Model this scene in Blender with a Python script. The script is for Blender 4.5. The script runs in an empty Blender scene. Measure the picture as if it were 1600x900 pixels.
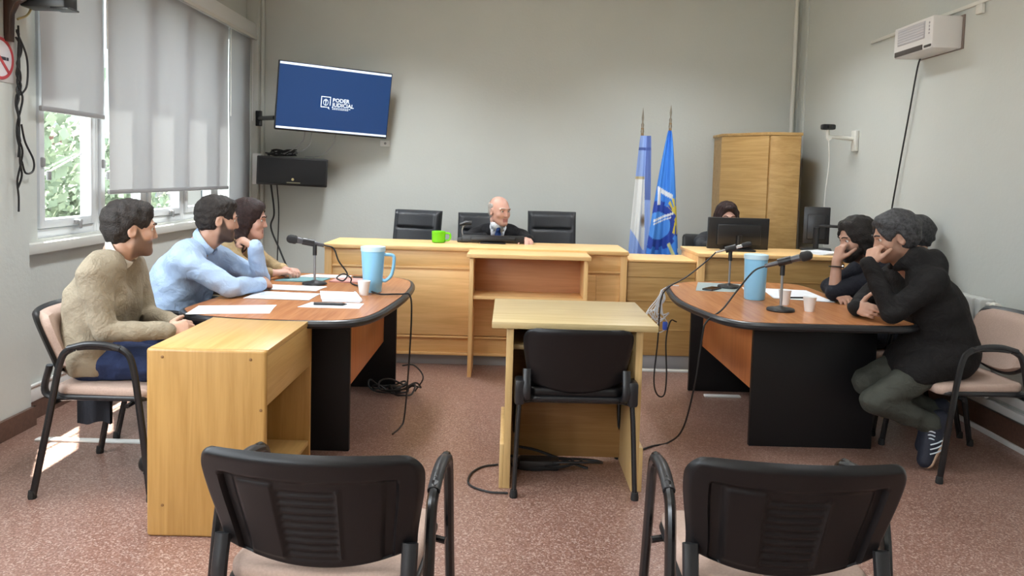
import bpy, bmesh, math, random
import numpy as np
from mathutils import Vector, Matrix
random.seed(7)
SC = bpy.context.scene
COL = SC.collection
PI = math.pi

# ---------------------------------------------------------------- camera
CAM_H = 1.42
cam_data = bpy.data.cameras.new('camera')
cam_data.sensor_fit = 'HORIZONTAL'
cam_data.sensor_width = 36.0
cam_data.lens = 27.0
cam_data.shift_y = -98.0/1600.0
cam_data.clip_start = 0.05
cam_data.clip_end = 300
cam = bpy.data.objects.new('camera', cam_data)
COL.objects.link(cam)
cam.matrix_world = (Matrix.Translation((0, 0, CAM_H)) @ Matrix.Rotation(math.radians(-0.25), 4, 'Z')
                    @ Matrix.Rotation(math.radians(90-3.6), 4, 'X') @ Matrix.Rotation(math.radians(1.6), 4, 'Z'))
SC.camera = cam

# ---------------------------------------------------------------- world, sun, daylight, exposure
world = bpy.data.worlds.new('overcast_sky')
SC.world = world
world.use_nodes = True
wn = world.node_tree.nodes
wn['Background'].inputs[0].default_value = (0.80, 0.90, 1.0, 1)
wn['Background'].inputs[1].default_value = 3.3

def add_light(name, kind, loc, direction, energy, color, size=None, size_y=None, angle=None):
    d = bpy.data.lights.new(name, kind)
    d.energy = energy
    d.color = color
    if kind == 'AREA':
        d.shape = 'RECTANGLE'; d.size = size; d.size_y = size_y or size
    if angle is not None: d.angle = angle
    o = bpy.data.objects.new(name, d)
    COL.objects.link(o)
    o.location = loc
    o.rotation_euler = Vector(direction).to_track_quat('-Z', 'Y').to_euler()
    return o

add_light('sun', 'SUN', (-6, 8, 8), (0.265, -0.50, -1.0), 38.0, (1.0, 0.95, 0.86), angle=0.012)
# daylight falling in through the row of window openings in the left wall beside and behind the camera
add_light('window_daylight', 'AREA', (-3.75, 1.75, 3.35), (1, 0.10, -0.85), 130, (0.88, 0.95, 1.0), 3.4, 1.8)
add_light('window_daylight', 'AREA', (-3.75, -2.2, 3.25), (1, 0.45, -0.75), 330, (0.88, 0.95, 1.0), 3.4, 1.8)

vs = SC.view_settings
SC.display_settings.display_device = 'sRGB'
vs.view_transform = 'Standard'
vs.look = 'None'
vs.gamma = 1.0
vs.use_curve_mapping = False
vs.exposure = 0.35
try:
    SC.cycles.max_bounces = 8
    SC.cycles.diffuse_bounces = 5
    SC.cycles.caustics_reflective = False
    SC.cycles.caustics_refractive = False
    SC.cycles.sample_clamp_indirect = 6.0
except Exception:
    pass

# ---------------------------------------------------------------- helpers: objects
def link(o, parent=None):
    COL.objects.link(o)
    if parent is not None:
        o.parent = parent
    return o

def tag(o, label=None, cat=None, group=None, kind=None):
    if label: o['label'] = label
    if cat: o['category'] = cat
    if group: o['group'] = group
    if kind: o['kind'] = kind
    return o

def thing(name, label, cat, loc=(0, 0, 0), rz=0.0, group=None):
    o = bpy.data.objects.new(name, None)
    o.empty_display_size = 0.1
    COL.objects.link(o)
    o.location = loc
    o.rotation_euler = (0, 0, rz)
    return tag(o, label, cat, group)

class MB:
    """collects vertices and faces of one part"""
    def __init__(self):
        self.v = []; self.f = []; self.m = []; self.cur = 0
    def add(self, vs_, fs_):
        n = len(self.v)
        self.v += [tuple(p) for p in vs_]
        self.f += [tuple(i+n for i in q) for q in fs_]
        self.m += [self.cur]*len(fs_)
        return self
    def box(self, lo, hi, bev=0.0, M=None, seg=2):
        lo = Vector(lo); hi = Vector(hi)
        bm = bmesh.new()
        bmesh.ops.create_cube(bm, size=1.0)
        c = (lo+hi)/2; s = hi-lo
        for v in bm.verts:
            v.co = Vector((v.co.x*s.x+c.x, v.co.y*s.y+c.y, v.co.z*s.z+c.z))
        if bev > 0:
            b = min(bev, min(abs(s.x), abs(s.y), abs(s.z))*0.49)
            bmesh.ops.bevel(bm, geom=bm.edges[:], offset=b, segments=seg, profile=0.5, affect='EDGES')
        self.bm(bm, M)
        return self
    def bm(self, bm, M=None):
        bm.verts.ensure_lookup_table()
        bm.verts.index_update()
        self.add([(M @ v.co) if M else v.co.copy() for v in bm.verts], [[v.index for v in f.verts] for f in bm.faces])
        bm.free()
        return self
    def prism(self, pts, z0, z1, bev=0.0, M=None, seg=2):
        """extruded polygon in the xy plane"""
        bm = bmesh.new()
        vs_ = [bm.verts.new((p[0], p[1], z0)) for p in pts]
        f = bm.faces.new(vs_)
        r = bmesh.ops.extrude_face_region(bm, geom=[f])
        for e in r['geom']:
            if isinstance(e, bmesh.types.BMVert): e.co.z = z1
        bmesh.ops.recalc_face_normals(bm, faces=bm.faces[:])
        if bev > 0:
            es = [e for e in bm.edges if abs(e.verts[0].co.z-e.verts[1].co.z) < 1e-6]
            bmesh.ops.bevel(bm, geom=es, offset=bev, segments=seg, profile=0.5, affect='EDGES')
        return self.bm(bm, M)
    def tube(self, pts, r, n=10, smooth=0, caps=True, closed=False, flat=1.0, up=None):
        P = [Vector(p) for p in pts]
        if smooth:
            P = catmull(P, smooth, closed)
        R = r if isinstance(r, (list, tuple)) else None
        k = len(P)
        rad = [R[0]+(R[-1]-R[0])*i/(k-1) if R and len(R) == 2 else (R[i] if R else r) for i in range(k)]
        tang = []
        for i in range(k):
            a = P[(i-1) % k] if (closed or i > 0) else P[i]
            b = P[(i+1) % k] if (closed or i < k-1) else P[i]
            t = (b-a)
            tang.append(t.normalized() if t.length > 1e-9 else Vector((0, 0, 1)))
        ref = Vector(up) if up else (Vector((0, 0, 1)) if abs(tang[0].z) < 0.9 else Vector((1, 0, 0)))
        nrm = (ref - tang[0]*ref.dot(tang[0])).normalized()
        vs_ = []
        for i in range(k):
            t = tang[i]
            if up:
                q = Vector(up); q = q - t*q.dot(t)
                if q.length > 1e-5: nrm = q.normalized()
            else:
                nrm = (nrm - t*nrm.dot(t))
                nrm = nrm.normalized() if nrm.length > 1e-6 else t.orthogonal().normalized()
            b = t.cross(nrm)
            for j in range(n):
                a = 2*PI*j/n
                vs_.append(P[i] + (nrm*math.cos(a)*flat + b*math.sin(a))*rad[i])
        fs_ = []
        for i in range(k if closed else k-1):
            i2 = (i+1) % k
            for j in range(n):
                j2 = (j+1) % n
                fs_.append((i*n+j, i*n+j2, i2*n+j2, i2*n+j))
        if caps and not closed:
            fs_.append(tuple(range(n-1, -1, -1)))
            fs_.append(tuple((k-1)*n+j for j in range(n)))
        return self.add(vs_, fs_)
    def lathe(self, prof, n=24, M=None, cap=True):
        vs_ = []; fs_ = []
        for (r, z) in prof:
            for j in range(n):
                a = 2*PI*j/n
                p = Vector((r*math.cos(a), r*math.sin(a), z))
                vs_.append((M @ p) if M else p)
        for i in range(len(prof)-1):
            for j in range(n):
                j2 = (j+1) % n
                fs_.append((i*n+j, i*n+j2, (i+1)*n+j2, (i+1)*n+j))
        if cap:
            fs_.append(tuple(range(n-1, -1, -1)))
            fs_.append(tuple((len(prof)-1)*n+j for j in range(n)))
        return self.add(vs_, fs_)
    def grid(self, fn, nu, nv):
        vs_ = [fn(i/nu, j/nv) for j in range(nv+1) for i in range(nu+1)]
        w = nu+1
        fs_ = [(j*w+i, j*w+i+1, (j+1)*w+i+1, (j+1)*w+i) for j in range(nv) for i in range(nu)]
        return self.add(vs_, fs_)
    def slab(self, front, back, nu, nv):
        """closed sheet between two grids"""
        w = nu+1; N = w*(nv+1)
        vs_ = [front(i/nu, j/nv) for j in range(nv+1) for i in range(w)] + [back(i/nu, j/nv) for j in range(nv+1) for i in range(w)]
        fs_ = []
        for j in range(nv):
            for i in range(nu):
                a = j*w+i
                fs_.append((a, a+1, a+w+1, a+w))
                fs_.append((N+a, N+a+w, N+a+w+1, N+a+1))
        ring = [i for i in range(w)] + [j*w+nu for j in range(1, nv+1)] + [nv*w+i for i in range(nu-1, -1, -1)] + [j*w for j in range(nv-1, 0, -1)]
        for q in range(len(ring)):
            a = ring[q]; b = ring[(q+1) % len(ring)]
            fs_.append((b, a, a+N, b+N))
        return self.add(vs_, fs_)
    def mesh(self, name, mats, smooth=True, angle=35):
        me = bpy.data.meshes.new(name)
        me.from_pydata(self.v, [], self.f)
        if not isinstance(mats, (list, tuple)): mats = [mats]
        for m in mats: me.materials.append(m)
        if len(mats) > 1:
            me.polygons.foreach_set('material_index', self.m)
        if smooth:
            me.polygons.foreach_set('use_smooth', [True]*len(me.polygons))
            me.set_sharp_from_angle(angle=math.radians(angle))
        me.update()
        return me
    def build(self, name, mats, parent=None, base=None, smooth=True, angle=35, loc=None):
        if base is not None:
            b = Vector(base)
            self.v = [tuple(Vector(p)-b) for p in self.v]
        o = bpy.data.objects.new(name, self.mesh(name, mats, smooth, angle))
        if loc: o.location = loc
        return link(o, parent)

def catmull(P, k, closed=False):
    out = []
    n = len(P)
    rng = range(n) if closed else range(n-1)
    for i in rng:
        p0 = P[(i-1) % n] if (closed or i > 0) else P[i]*2-P[i+1]
        p1 = P[i]; p2 = P[(i+1) % n]
        p3 = P[(i+2) % n] if (closed or i+2 < n) else p2*2-p1
        for s in range(k):
            t = s/k
            out.append(0.5*((2*p1)+(p2-p0)*t+(2*p0-5*p1+4*p2-p3)*t*t+(3*p1-p0-3*p2+p3)*t*t*t))
    if not closed: out.append(P[-1])
    return out

def copy_tree(o, parent=None):
    c = o.copy()
    COL.objects.link(c)
    if parent is not None: c.parent = parent
    for ch in list(o.children):
        copy_tree(ch, c)
    return c

def rounded_rect(x0, y0, x1, y1, r, n=6):
    pts = []
    for cx, cy, a0 in ((x1-r, y0+r, -90), (x1-r, y1-r, 0), (x0+r, y1-r, 90), (x0+r, y0+r, 180)):
        for i in range(n+1):
            a = math.radians(a0+90*i/n)
            pts.append((cx+r*math.cos(a), cy+r*math.sin(a)))
    return pts

# ---------------------------------------------------------------- helpers: materials
def new_mat(name):
    m = bpy.data.materials.new(name)
    m.use_nodes = True
    nt = m.node_tree
    return m, nt, nt.nodes['Principled BSDF']

def plain(name, col, rough=0.5, metal=0.0, spec=0.5, noise=0.0, nscale=30.0, bump=0.0, bscale=80.0, coat=0.0, emit=None, estr=1.0):
    m, nt, b = new_mat(name)
    b.inputs['Base Color'].default_value = (*col, 1)
    b.inputs['Roughness'].default_value = rough
    b.inputs['Metallic'].default_value = metal
    b.inputs['Specular IOR Level'].default_value = spec
    if coat: b.inputs['Coat Weight'].default_value = coat
    tc = nt.nodes.new('ShaderNodeTexCoord')
    if noise > 0:
        n = nt.nodes.new('ShaderNodeTexNoise'); n.inputs['Scale'].default_value = nscale; n.inputs['Detail'].default_value = 4
        nt.links.new(tc.outputs['Object'], n.inputs['Vector'])
        r = nt.nodes.new('ShaderNodeValToRGB')
        r.color_ramp.elements[0].position = 0.3; r.color_ramp.elements[1].position = 0.7
        r.color_ramp.elements[0].color = (*[max(0, c*(1-noise)) for c in col], 1)
        r.color_ramp.elements[1].color = (*[min(1, c*(1+noise)) for c in col], 1)
        nt.links.new(n.outputs['Fac'], r.inputs[0]); nt.links.new(r.outputs[0], b.inputs['Base Color'])
    if bump > 0:
        n = nt.nodes.new('ShaderNodeTexNoise'); n.inputs['Scale'].default_value = bscale; n.inputs['Detail'].default_value = 3
        nt.links.new(tc.outputs['Object'], n.inputs['Vector'])
        bp = nt.nodes.new('ShaderNodeBump'); bp.inputs['Strength'].default_value = bump; bp.inputs['Distance'].default_value = 0.01
        nt.links.new(n.outputs['Fac'], bp.inputs['Height']); nt.links.new(bp.outputs[0], b.inputs['Normal'])
    if emit:
        b.inputs['Emission Color'].default_value = (*emit, 1)
        b.inputs['Emission Strength'].default_value = estr
    return m

def wood(name, light, dark, axis='Z', scale=1.0, rough=0.35, contrast=1.0, turn=0.0):
    """laminate with a long grain along one axis"""
    m, nt, b = new_mat(name)
    tc = nt.nodes.new('ShaderNodeTexCoord')
    tr = nt.nodes.new('ShaderNodeMapping'); tr.inputs['Rotation'].default_value = (0, 0, turn)
    nt.links.new(tc.outputs['Object'], tr.inputs['Vector'])
    mp = nt.nodes.new('ShaderNodeMapping')
    s = {'X': (0.9, 14, 14), 'Y': (14, 0.9, 14), 'Z': (14, 14, 0.9)}[axis]
    mp.inputs['Scale'].default_value = [q*scale for q in s]
    nt.links.new(tr.outputs[0], mp.inputs['Vector'])
    n = nt.nodes.new('ShaderNodeTexNoise'); n.inputs['Scale'].default_value = 1.6; n.inputs['Detail'].default_value = 6; n.inputs['Distortion'].default_value = 1.2
    nt.links.new(mp.outputs[0], n.inputs['Vector'])
    mp2 = nt.nodes.new('ShaderNodeMapping')
    s2 = {'X': (6, 160, 160), 'Y': (160, 6, 160), 'Z': (160, 160, 6)}[axis]
    mp2.inputs['Scale'].default_value = s2
    nt.links.new(tr.outputs[0], mp2.inputs['Vector'])
    n2 = nt.nodes.new('ShaderNodeTexNoise'); n2.inputs['Scale'].default_value = 1.0; n2.inputs['Detail'].default_value = 2
    nt.links.new(mp2.outputs[0], n2.inputs['Vector'])
    mx = nt.nodes.new('ShaderNodeMath'); mx.operation = 'MULTIPLY_ADD'; mx.inputs[1].default_value = 0.35; 
    nt.links.new(n2.outputs['Fac'], mx.inputs[0])
    nt.links.new(n.outputs['Fac'], mx.inputs[2])
    r = nt.nodes.new('ShaderNodeValToRGB')
    r.color_ramp.elements[0].position = 0.68-0.2*contrast; r.color_ramp.elements[0].color = (*dark, 1)
    r.color_ramp.elements[1].position = 0.68+0.15*contrast; r.color_ramp.elements[1].color = (*light, 1)
    nt.links.new(mx.outputs[0], r.inputs[0]); nt.links.new(r.outputs[0], b.inputs['Base Color'])
    b.inputs['Roughness'].default_value = rough
    b.inputs['Specular IOR Level'].default_value = 0.4
    return m

def wall_paint(name, col):
    m, nt, b = new_mat(name)
    tc = nt.nodes.new('ShaderNodeTexCoord')
    n = nt.nodes.new('ShaderNodeTexNoise'); n.inputs['Scale'].default_value = 1.3; n.inputs['Detail'].default_value = 6
    nt.links.new(tc.outputs['Object'], n.inputs['Vector'])
    r = nt.nodes.new('ShaderNodeValToRGB')
    r.color_ramp.elements[0].position = 0.35; r.color_ramp.elements[0].color = (*[c*0.96 for c in col], 1)
    r.color_ramp.elements[1].position = 0.65; r.color_ramp.elements[1].color = (*col, 1)
    nt.links.new(n.outputs['Fac'], r.inputs[0]); nt.links.new(r.outputs[0], b.inputs['Base Color'])
    n2 = nt.nodes.new('ShaderNodeTexNoise'); n2.inputs['Scale'].default_value = 40; n2.inputs['Detail'].default_value = 3
    nt.links.new(tc.outputs['Object'], n2.inputs['Vector'])
    bp = nt.nodes.new('ShaderNodeBump'); bp.inputs['Strength'].default_value = 0.12; bp.inputs['Distance'].default_value = 0.01
    nt.links.new(n2.outputs['Fac'], bp.inputs['Height']); nt.links.new(bp.outputs[0], b.inputs['Normal'])
    b.inputs['Roughness'].default_value = 0.55
    b.inputs['Specular IOR Level'].default_value = 0.3
    return m

def terrazzo(name):
    m, nt, b = new_mat(name)
    tc = nt.nodes.new('ShaderNodeTexCoord')
    v = nt.nodes.new('ShaderNodeTexVoronoi'); v.inputs['Scale'].default_value = 175
    nt.links.new(tc.outputs['Object'], v.inputs['Vector'])
    sep = nt.nodes.new('ShaderNodeSeparateColor')
    nt.links.new(v.outputs['Color'], sep.inputs[0])
    r = nt.nodes.new('ShaderNodeValToRGB')
    cr = r.color_ramp; cr.interpolation = 'CONSTANT'
    cr.elements[0].position = 0.0; cr.elements[0].color = (0.225, 0.118, 0.090, 1)
    cr.elements[1].position = 0.35; cr.elements[1].color = (0.285, 0.160, 0.125, 1)
    for p, c in ((0.60, (0.335, 0.205, 0.165)), (0.80, (0.185, 0.095, 0.072)), (0.87, (0.44, 0.315, 0.265))):
        e = cr.elements.new(p); e.color = (*c, 1)
    nt.links.new(sep.outputs[0], r.inputs[0])
    n = nt.nodes.new('ShaderNodeTexNoise'); n.inputs['Scale'].default_value = 2.2; n.inputs['Detail'].default_value = 5
    nt.links.new(tc.outputs['Object'], n.inputs['Vector'])
    mx = nt.nodes.new('ShaderNodeMix'); mx.data_type = 'RGBA'; mx.blend_type = 'MULTIPLY'; mx.inputs[0].default_value = 0.22
    nt.links.new(r.outputs[0], mx.inputs[6]); nt.links.new(n.outputs['Fac'], mx.inputs[7])
    nt.links.new(mx.outputs[2], b.inputs['Base Color'])
    r2 = nt.nodes.new('ShaderNodeMapRange'); r2.inputs[3].default_value = 0.24; r2.inputs[4].default_value = 0.40
    nt.links.new(n.outputs['Fac'], r2.inputs[0]); nt.links.new(r2.outputs[0], b.inputs['Roughness'])
    b.inputs['Specular IOR Level'].default_value = 0.5
    return m

def glass_mat(name):
    m = bpy.data.materials.new(name); m.use_nodes = True
    nt = m.node_tree; nt.nodes.clear()
    out = nt.nodes.new('ShaderNodeOutputMaterial')
    t = nt.nodes.new('ShaderNodeBsdfTransparent'); t.inputs[0].default_value = (0.93, 0.96, 0.96, 1)
    g = nt.nodes.new('ShaderNodeBsdfGlossy'); g.inputs['Roughness'].default_value = 0.03
    mx = nt.nodes.new('ShaderNodeMixShader'); mx.inputs[0].default_value = 0.07
    nt.links.new(t.outputs[0], mx.inputs[1]); nt.links.new(g.outputs[0], mx.inputs[2]); nt.links.new(mx.outputs[0], out.inputs[0])
    return m

def blind_mat(name):
    """screen fabric that lets some light through"""
    m = bpy.data.materials.new(name); m.use_nodes = True
    nt = m.node_tree; nt.nodes.clear()
    out = nt.nodes.new('ShaderNodeOutputMaterial')
    d = nt.nodes.new('ShaderNodeBsdfDiffuse'); d.inputs[0].default_value = (0.55, 0.55, 0.565, 1)
    t = nt.nodes.new('ShaderNodeBsdfTranslucent'); t.inputs[0].default_value = (0.56, 0.56, 0.57, 1)
    tc = nt.nodes.new('ShaderNodeTexCoord')
    w = nt.nodes.new('ShaderNodeTexNoise'); w.inputs['Scale'].default_value = 300
    nt.links.new(tc.outputs['Object'], w.inputs['Vector'])
    bp = nt.nodes.new('ShaderNodeBump'); bp.inputs['Strength'].default_value = 0.1; bp.inputs['Distance'].default_value = 0.002
    nt.links.new(w.outputs['Fac'], bp.inputs['Height']); nt.links.new(bp.outputs[0], d.inputs['Normal'])
    mx = nt.nodes.new('ShaderNodeMixShader'); mx.inputs[0].default_value = 0.42
    nt.links.new(d.outputs[0], mx.inputs[1]); nt.links.new(t.outputs[0], mx.inputs[2]); nt.links.new(mx.outputs[0], out.inputs[0])
    return m

def vcol_mat(name, rough=0.7):
    m, nt, b = new_mat(name)
    a = nt.nodes.new('ShaderNodeAttribute'); a.attribute_name = 'print'
    nt.links.new(a.outputs['Color'], b.inputs['Base Color'])
    b.inputs['Roughness'].default_value = rough
    return m

WALL = wall_paint('wall_paint', (0.585, 0.605, 0.575))
CEIL = plain('ceiling_paint', (0.80, 0.79, 0.75), 0.8)
FLOOR = terrazzo('granite_floor')
SKIRT = plain('brown_skirting', (0.115, 0.062, 0.045), 0.35, noise=0.2, nscale=60)
WHITE = plain('white_plastic', (0.78, 0.79, 0.78), 0.35)
OFFWHITE = plain('aged_white_plastic', (0.72, 0.71, 0.66), 0.4)
ALU = plain('white_window_metal', (0.70, 0.73, 0.76), 0.35)
GLASS = glass_mat('window_glass')
BLIND = blind_mat('blind_fabric')
GREY = plain('grey_plastic', (0.30, 0.30, 0.31), 0.5)
BLACK = plain('black_plastic', (0.014, 0.014, 0.016), 0.35)
BLACKM = plain('black_melamine', (0.008, 0.008, 0.009), 0.45, spec=0.3)
BLACKSOFT = plain('black_shell_plastic', (0.007, 0.0065, 0.0075), 0.38, spec=0.35, bump=0.06, bscale=500)
BLACKMET = plain('black_painted_steel', (0.010, 0.010, 0.011), 0.25)
RUBBER = plain('black_rubber', (0.012, 0.012, 0.012), 0.7)
CABLE = plain('black_cable', (0.012, 0.012, 0.013), 0.5)
CHROME = plain('bright_steel', (0.65, 0.66, 0.68), 0.22, metal=1.0)
PAPER = plain('white_paper', (0.80, 0.82, 0.86), 0.7, noise=0.03, nscale=14)
BEIGE = plain('beige_upholstery', (0.43, 0.31, 0.255), 0.85, noise=0.08, nscale=160, bump=0.15, bscale=420)
LEATHER = plain('black_leather', (0.020, 0.022, 0.027), 0.42, bump=0.18, bscale=140)
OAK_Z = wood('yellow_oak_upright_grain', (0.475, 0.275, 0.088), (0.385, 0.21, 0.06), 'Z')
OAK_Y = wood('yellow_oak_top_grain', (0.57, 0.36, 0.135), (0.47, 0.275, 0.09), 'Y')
PALE_X = wood('pale_oak_grain', (0.56, 0.44, 0.235), (0.455, 0.33, 0.155), 'X')
PALE_Z = wood('pale_oak_upright_grain', (0.62, 0.43, 0.20), (0.50, 0.33, 0.135), 'Z')
BENCH_X = wood('bench_oak_grain', (0.88, 0.575, 0.265), (0.76, 0.47, 0.195), 'X', contrast=0.9)
BENCH_Z = wood('bench_oak_upright_grain', (0.87, 0.57, 0.26), (0.76, 0.465, 0.19), 'Z', contrast=0.9)
PINKWOOD = wood('compartment_wood', (0.56, 0.29, 0.155), (0.47, 0.225, 0.11), 'X')
CABDOOR = wood('cabinet_door_level_grain', (0.50, 0.315, 0.125), (0.38, 0.22, 0.075), 'X', contrast=1.1, turn=0.96)
CABWOOD = wood('cabinet_oak_level_grain', (0.50, 0.315, 0.125), (0.38, 0.22, 0.075), 'X', contrast=1.1)
CHERRY = wood('cherry_table_top', (0.50, 0.215, 0.088), (0.37, 0.145, 0.055), 'Y', rough=0.27)
CHERRY.node_tree.nodes['Principled BSDF'].inputs['Specular IOR Level'].default_value = 0.28
MODESTY = wood('orange_cherry_panel', (0.55, 0.20, 0.065), (0.44, 0.145, 0.042), 'Z', rough=0.35)
# ================================================================ THE SETTING
XL, XR, YB, YF, ZC = -2.62, 2.85, 7.75, -3.6, 3.4
def structure(o):
    o['kind'] = 'structure'
    return o
structure(MB().box((XL-0.2, YF-0.1, -0.12), (XR+0.25, YB+0.2, 0.0)).build('floor', FLOOR, smooth=False))
structure(MB().box((XL-0.2, YF-0.1, ZC), (XR+0.25, YB+0.2, ZC+0.1)).build('ceiling', CEIL, smooth=False))
structure(MB().box((XL-0.2, YB, 0), (XR+0.25, YB+0.18, ZC)).build('wall_back', WALL, smooth=False))
structure(MB().box((XL-0.2, YF-0.18, 0), (XR+0.25, YF, ZC)).build('wall_front', WALL, smooth=False))
mb = MB()   # right wall, a touch out of square
mb.prism([(2.775, YF), (2.862, YB), (3.08, YB), (3.08, YF)], 0, ZC)
structure(mb.build('wall_right', WALL, smooth=False))
def xr(y): return 2.775+(y-YF)/(YB-YF)*0.087

# left wall with the window band; the wall beside the camera has its own openings
W0, W1, WS, WH = 4.27, 7.495, 1.0, 2.72
T0, T1 = XL-0.2, XL
mb = MB()
mb.box((T0, 3.95, 0), (T1, YB, WS)); mb.box((T0, 3.95, WH), (T1, YB, ZC))
mb.box((T0, 3.95, WS), (T1, W0, WH)); mb.box((T0, W1, WS), (T1, YB, WH))
structure(mb.build('wall_left', WALL, smooth=False))
mb = MB()
mb.box((T0, YF, 0), (XL+0.06, 4.10, WS)); mb.box((T0, YF, 2.66), (XL+0.06, 4.10, ZC))
for a, b in ((YF, -3.4), (-0.4, 0.15), (3.35, 4.10)):
    mb.box((T0, a, WS), (XL+0.06, b, 2.66))
structure(mb.build('wall_pier', WALL, smooth=False))

# skirting
structure(MB().box((XL+0.06, YF, 0), (XL+0.078, 4.118, 0.105)).box((XL, 4.10, 0), (XL+0.078, 4.118, 0.105)).build('baseboard_pier', SKIRT, smooth=False))
structure(MB().box((XL, 4.10, 0), (XL+0.016, YB, 0.105)).build('baseboard_left', SKIRT, smooth=False))
structure(MB().box((XL, YB-0.016, 0), (XR, YB, 0.105)).build('baseboard_back', SKIRT, smooth=False))
mb = MB(); mb.prism([(xr(YF)-0.018, YF), (xr(YB)-0.018, YB), (xr(YB)+0.02, YB), (xr(YF)+0.02, YF)], 0.03, 0.15)
structure(mb.build('baseboard_right', SKIRT, smooth=False))
mb = MB(); mb.prism([(xr(YF)-0.03, YF), (xr(YB)-0.03, YB), (xr(YB)+0.02, YB), (xr(YF)+0.02, YF)], 0.0, 0.03, 0.004)
structure(mb.build('trim_1', WHITE, smooth=False))
# white cable channels low on both side walls
mb = MB(); mb.box((XL, 4.118, 0.105), (XL+0.022, YB, 0.20), 0.006); mb.box((XL+0.018, 4.118, 0.19), (XL+0.03, YB, 0.205), 0.004)
structure(mb.build('trim_2', WHITE))
for zz, h in ((0.165, 0.045), (0.235, 0.05)):
    mb = MB(); mb.prism([(xr(YF)-0.03, YF), (xr(YB)-0.03, YB), (xr(YB)+0.02, YB), (xr(YF)+0.02, YF)], zz, zz+h, 0.006)
    structure(mb.build('trim_3', WHITE))
# window ledge, corner casings
structure(MB().box((XL-0.1, 4.10, 0.925), (XL+0.05, YB, 0.985), 0.008).build('trim_4', plain('ledge_paint', (0.60, 0.595, 0.56), 0.45)))
structure(MB().box((XL, YB-0.12, 0.0), (XL+0.12, YB, ZC), 0.004).box((XL+0.12, YB-0.06, 0), (XL+0.155, YB, ZC), 0.012).build('trim_5', WALL))
structure(MB().tube([(2.80, YB-0.025, 0), (2.80, YB-0.025, ZC)], 0.022, 12).build('trim_6', OFFWHITE))
structure(MB().box((2.845, YB-0.20, 0), (2.875, YB-0.14, ZC), 0.006).build('trim_7', WALL))

# windows
edges = [W0+i*(W1-W0)/5 for i in range(6)]
for i in range(5):
    a, b = edges[i], edges[i+1]
    x0, x1 = XL-0.10, XL-0.02
    w = bpy.data.objects.new('window_%d' % (i+1), None); COL.objects.link(w); w.location = (XL, a, WS); structure(w)
    mb = MB(); f = 0.03
    mb.box((x0, a, WS), (x1, a+f, WH), 0.003).box((x0, b-f, WS), (x1, b, WH), 0.003)
    mb.box((x0, a+f, WS), (x1, b-f, WS+0.05), 0.003).box((x0, a+f, WH-0.05), (x1, b-f, WH), 0.003)
    mb.build('window_frame', ALU, w, base=w.location)
    s = 0.05; a2, b2, z2, z3 = a+f+0.004, b-f-0.004, WS+0.055, WH-0.055
    mb = MB(); xs0, xs1 = XL-0.075, XL-0.005
    mb.box((xs0, a2, z2), (xs1, a2+s, z3), 0.005).box((xs0, b2-s, z2), (xs1, b2, z3), 0.005)
    mb.box((xs0, a2+s, z2), (xs1, b2-s, z2+s), 0.005).box((xs0, a2+s, z3-s), (xs1, b2-s, z3), 0.005)
    mb.build('sash', ALU, w, base=w.location)
    MB().box((XL-0.05, a2+s-0.005, z2+s-0.005), (XL-0.044, b2-s+0.005, z3-s+0.005)).build('pane', GLASS, w, base=w.location, smooth=False)
    ym = (a+b)/2+0.08
    mb = MB(); mb.box((XL-0.008, ym-0.035, z2+0.012), (XL+0.012, ym+0.035, z2+0.034), 0.004); mb.box((XL+0.008, ym-0.012, z2-0.02), (XL+0.022, ym+0.012, z2+0.03), 0.005)
    mb.build('window_handle', GREY, w, base=w.location)
    if i < 2:
        MB().tube([(XL-0.02, a+0.1, 1.36), (XL-0.03, a+0.50, 1.49)], 0.006, 8).build('stay_bar', WHITE, w, base=w.location)
        for yy, zz in ((a+0.055, 1.43), (a+0.11, 1.355)):
            MB().box((XL-0.012, yy-0.013, zz-0.028), (XL+0.012, yy+0.013, zz+0.028), 0.008).build('latch', GREY, w, base=w.location)

# blinds
rail = thing('blind_rail', 'long white headrail box running above the three roller blinds', 'rail', (XL+0.06, 6.0, 2.72))
MB().box((XL, 4.14, 2.70), (XL+0.10, YB-0.12, 2.84), 0.006).build('rail_box', WHITE, rail, base=rail.location)
MB().box((XL+0.10, 4.14, 2.685), (XL+0.108, YB-0.12, 2.715), 0.002).build('rail_lip', OFFWHITE, rail, base=rail.location)
RB_X = XL+0.045
blinds = [('short grey roller blind nearest the cables, pulled down only halfway', 4.235, 4.885, 1.735, 2.698, True),
          ('widest grey roller blind, in the middle of the window band', 4.945, 7.03, 1.262, 2.698, False),
          ('narrow grey roller blind at the far corner by the wall screen', 7.05, 7.62, 1.12, 2.698, False)]
for k, (lb, y0, y1, zb, zt, cord) in enumerate(blinds):
    b = thing('roller_blind', lb, 'blind', (XL+0.045, (y0+y1)/2, zb), group='grey roller blinds over the windows')
    def fr(u, v, off=0.0, y0=y0, y1=y1, zb=zb, zt=zt):
        return (XL+0.045+off+0.006*math.sin(u*5+1.2)*(1-v)+0.003*math.sin(v*7), y0+(y1-y0)*u, zb+(zt-zb)*v)
    MB().slab(lambda u, v: fr(u, v, 0.0005), lambda u, v: fr(u, v, -0.0005), 16, 16).build('blind_fabric', BLIND, b, base=b.location)
    MB().box((XL+0.036, y0-0.004, zb-0.026), (XL+0.056, y1+0.004, zb+0.004), 0.006).build('bottom_bar', GREY, b, base=b.location)
    mb = MB()
    mb.tube([(XL+0.065, y1+0.012, zt-0.01), (XL+0.066, y1+0.012, 1.9 if k else 2.15)], 0.006, 6)
    mb.build('pull_chain', WHITE, b, base=b.location)

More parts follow.
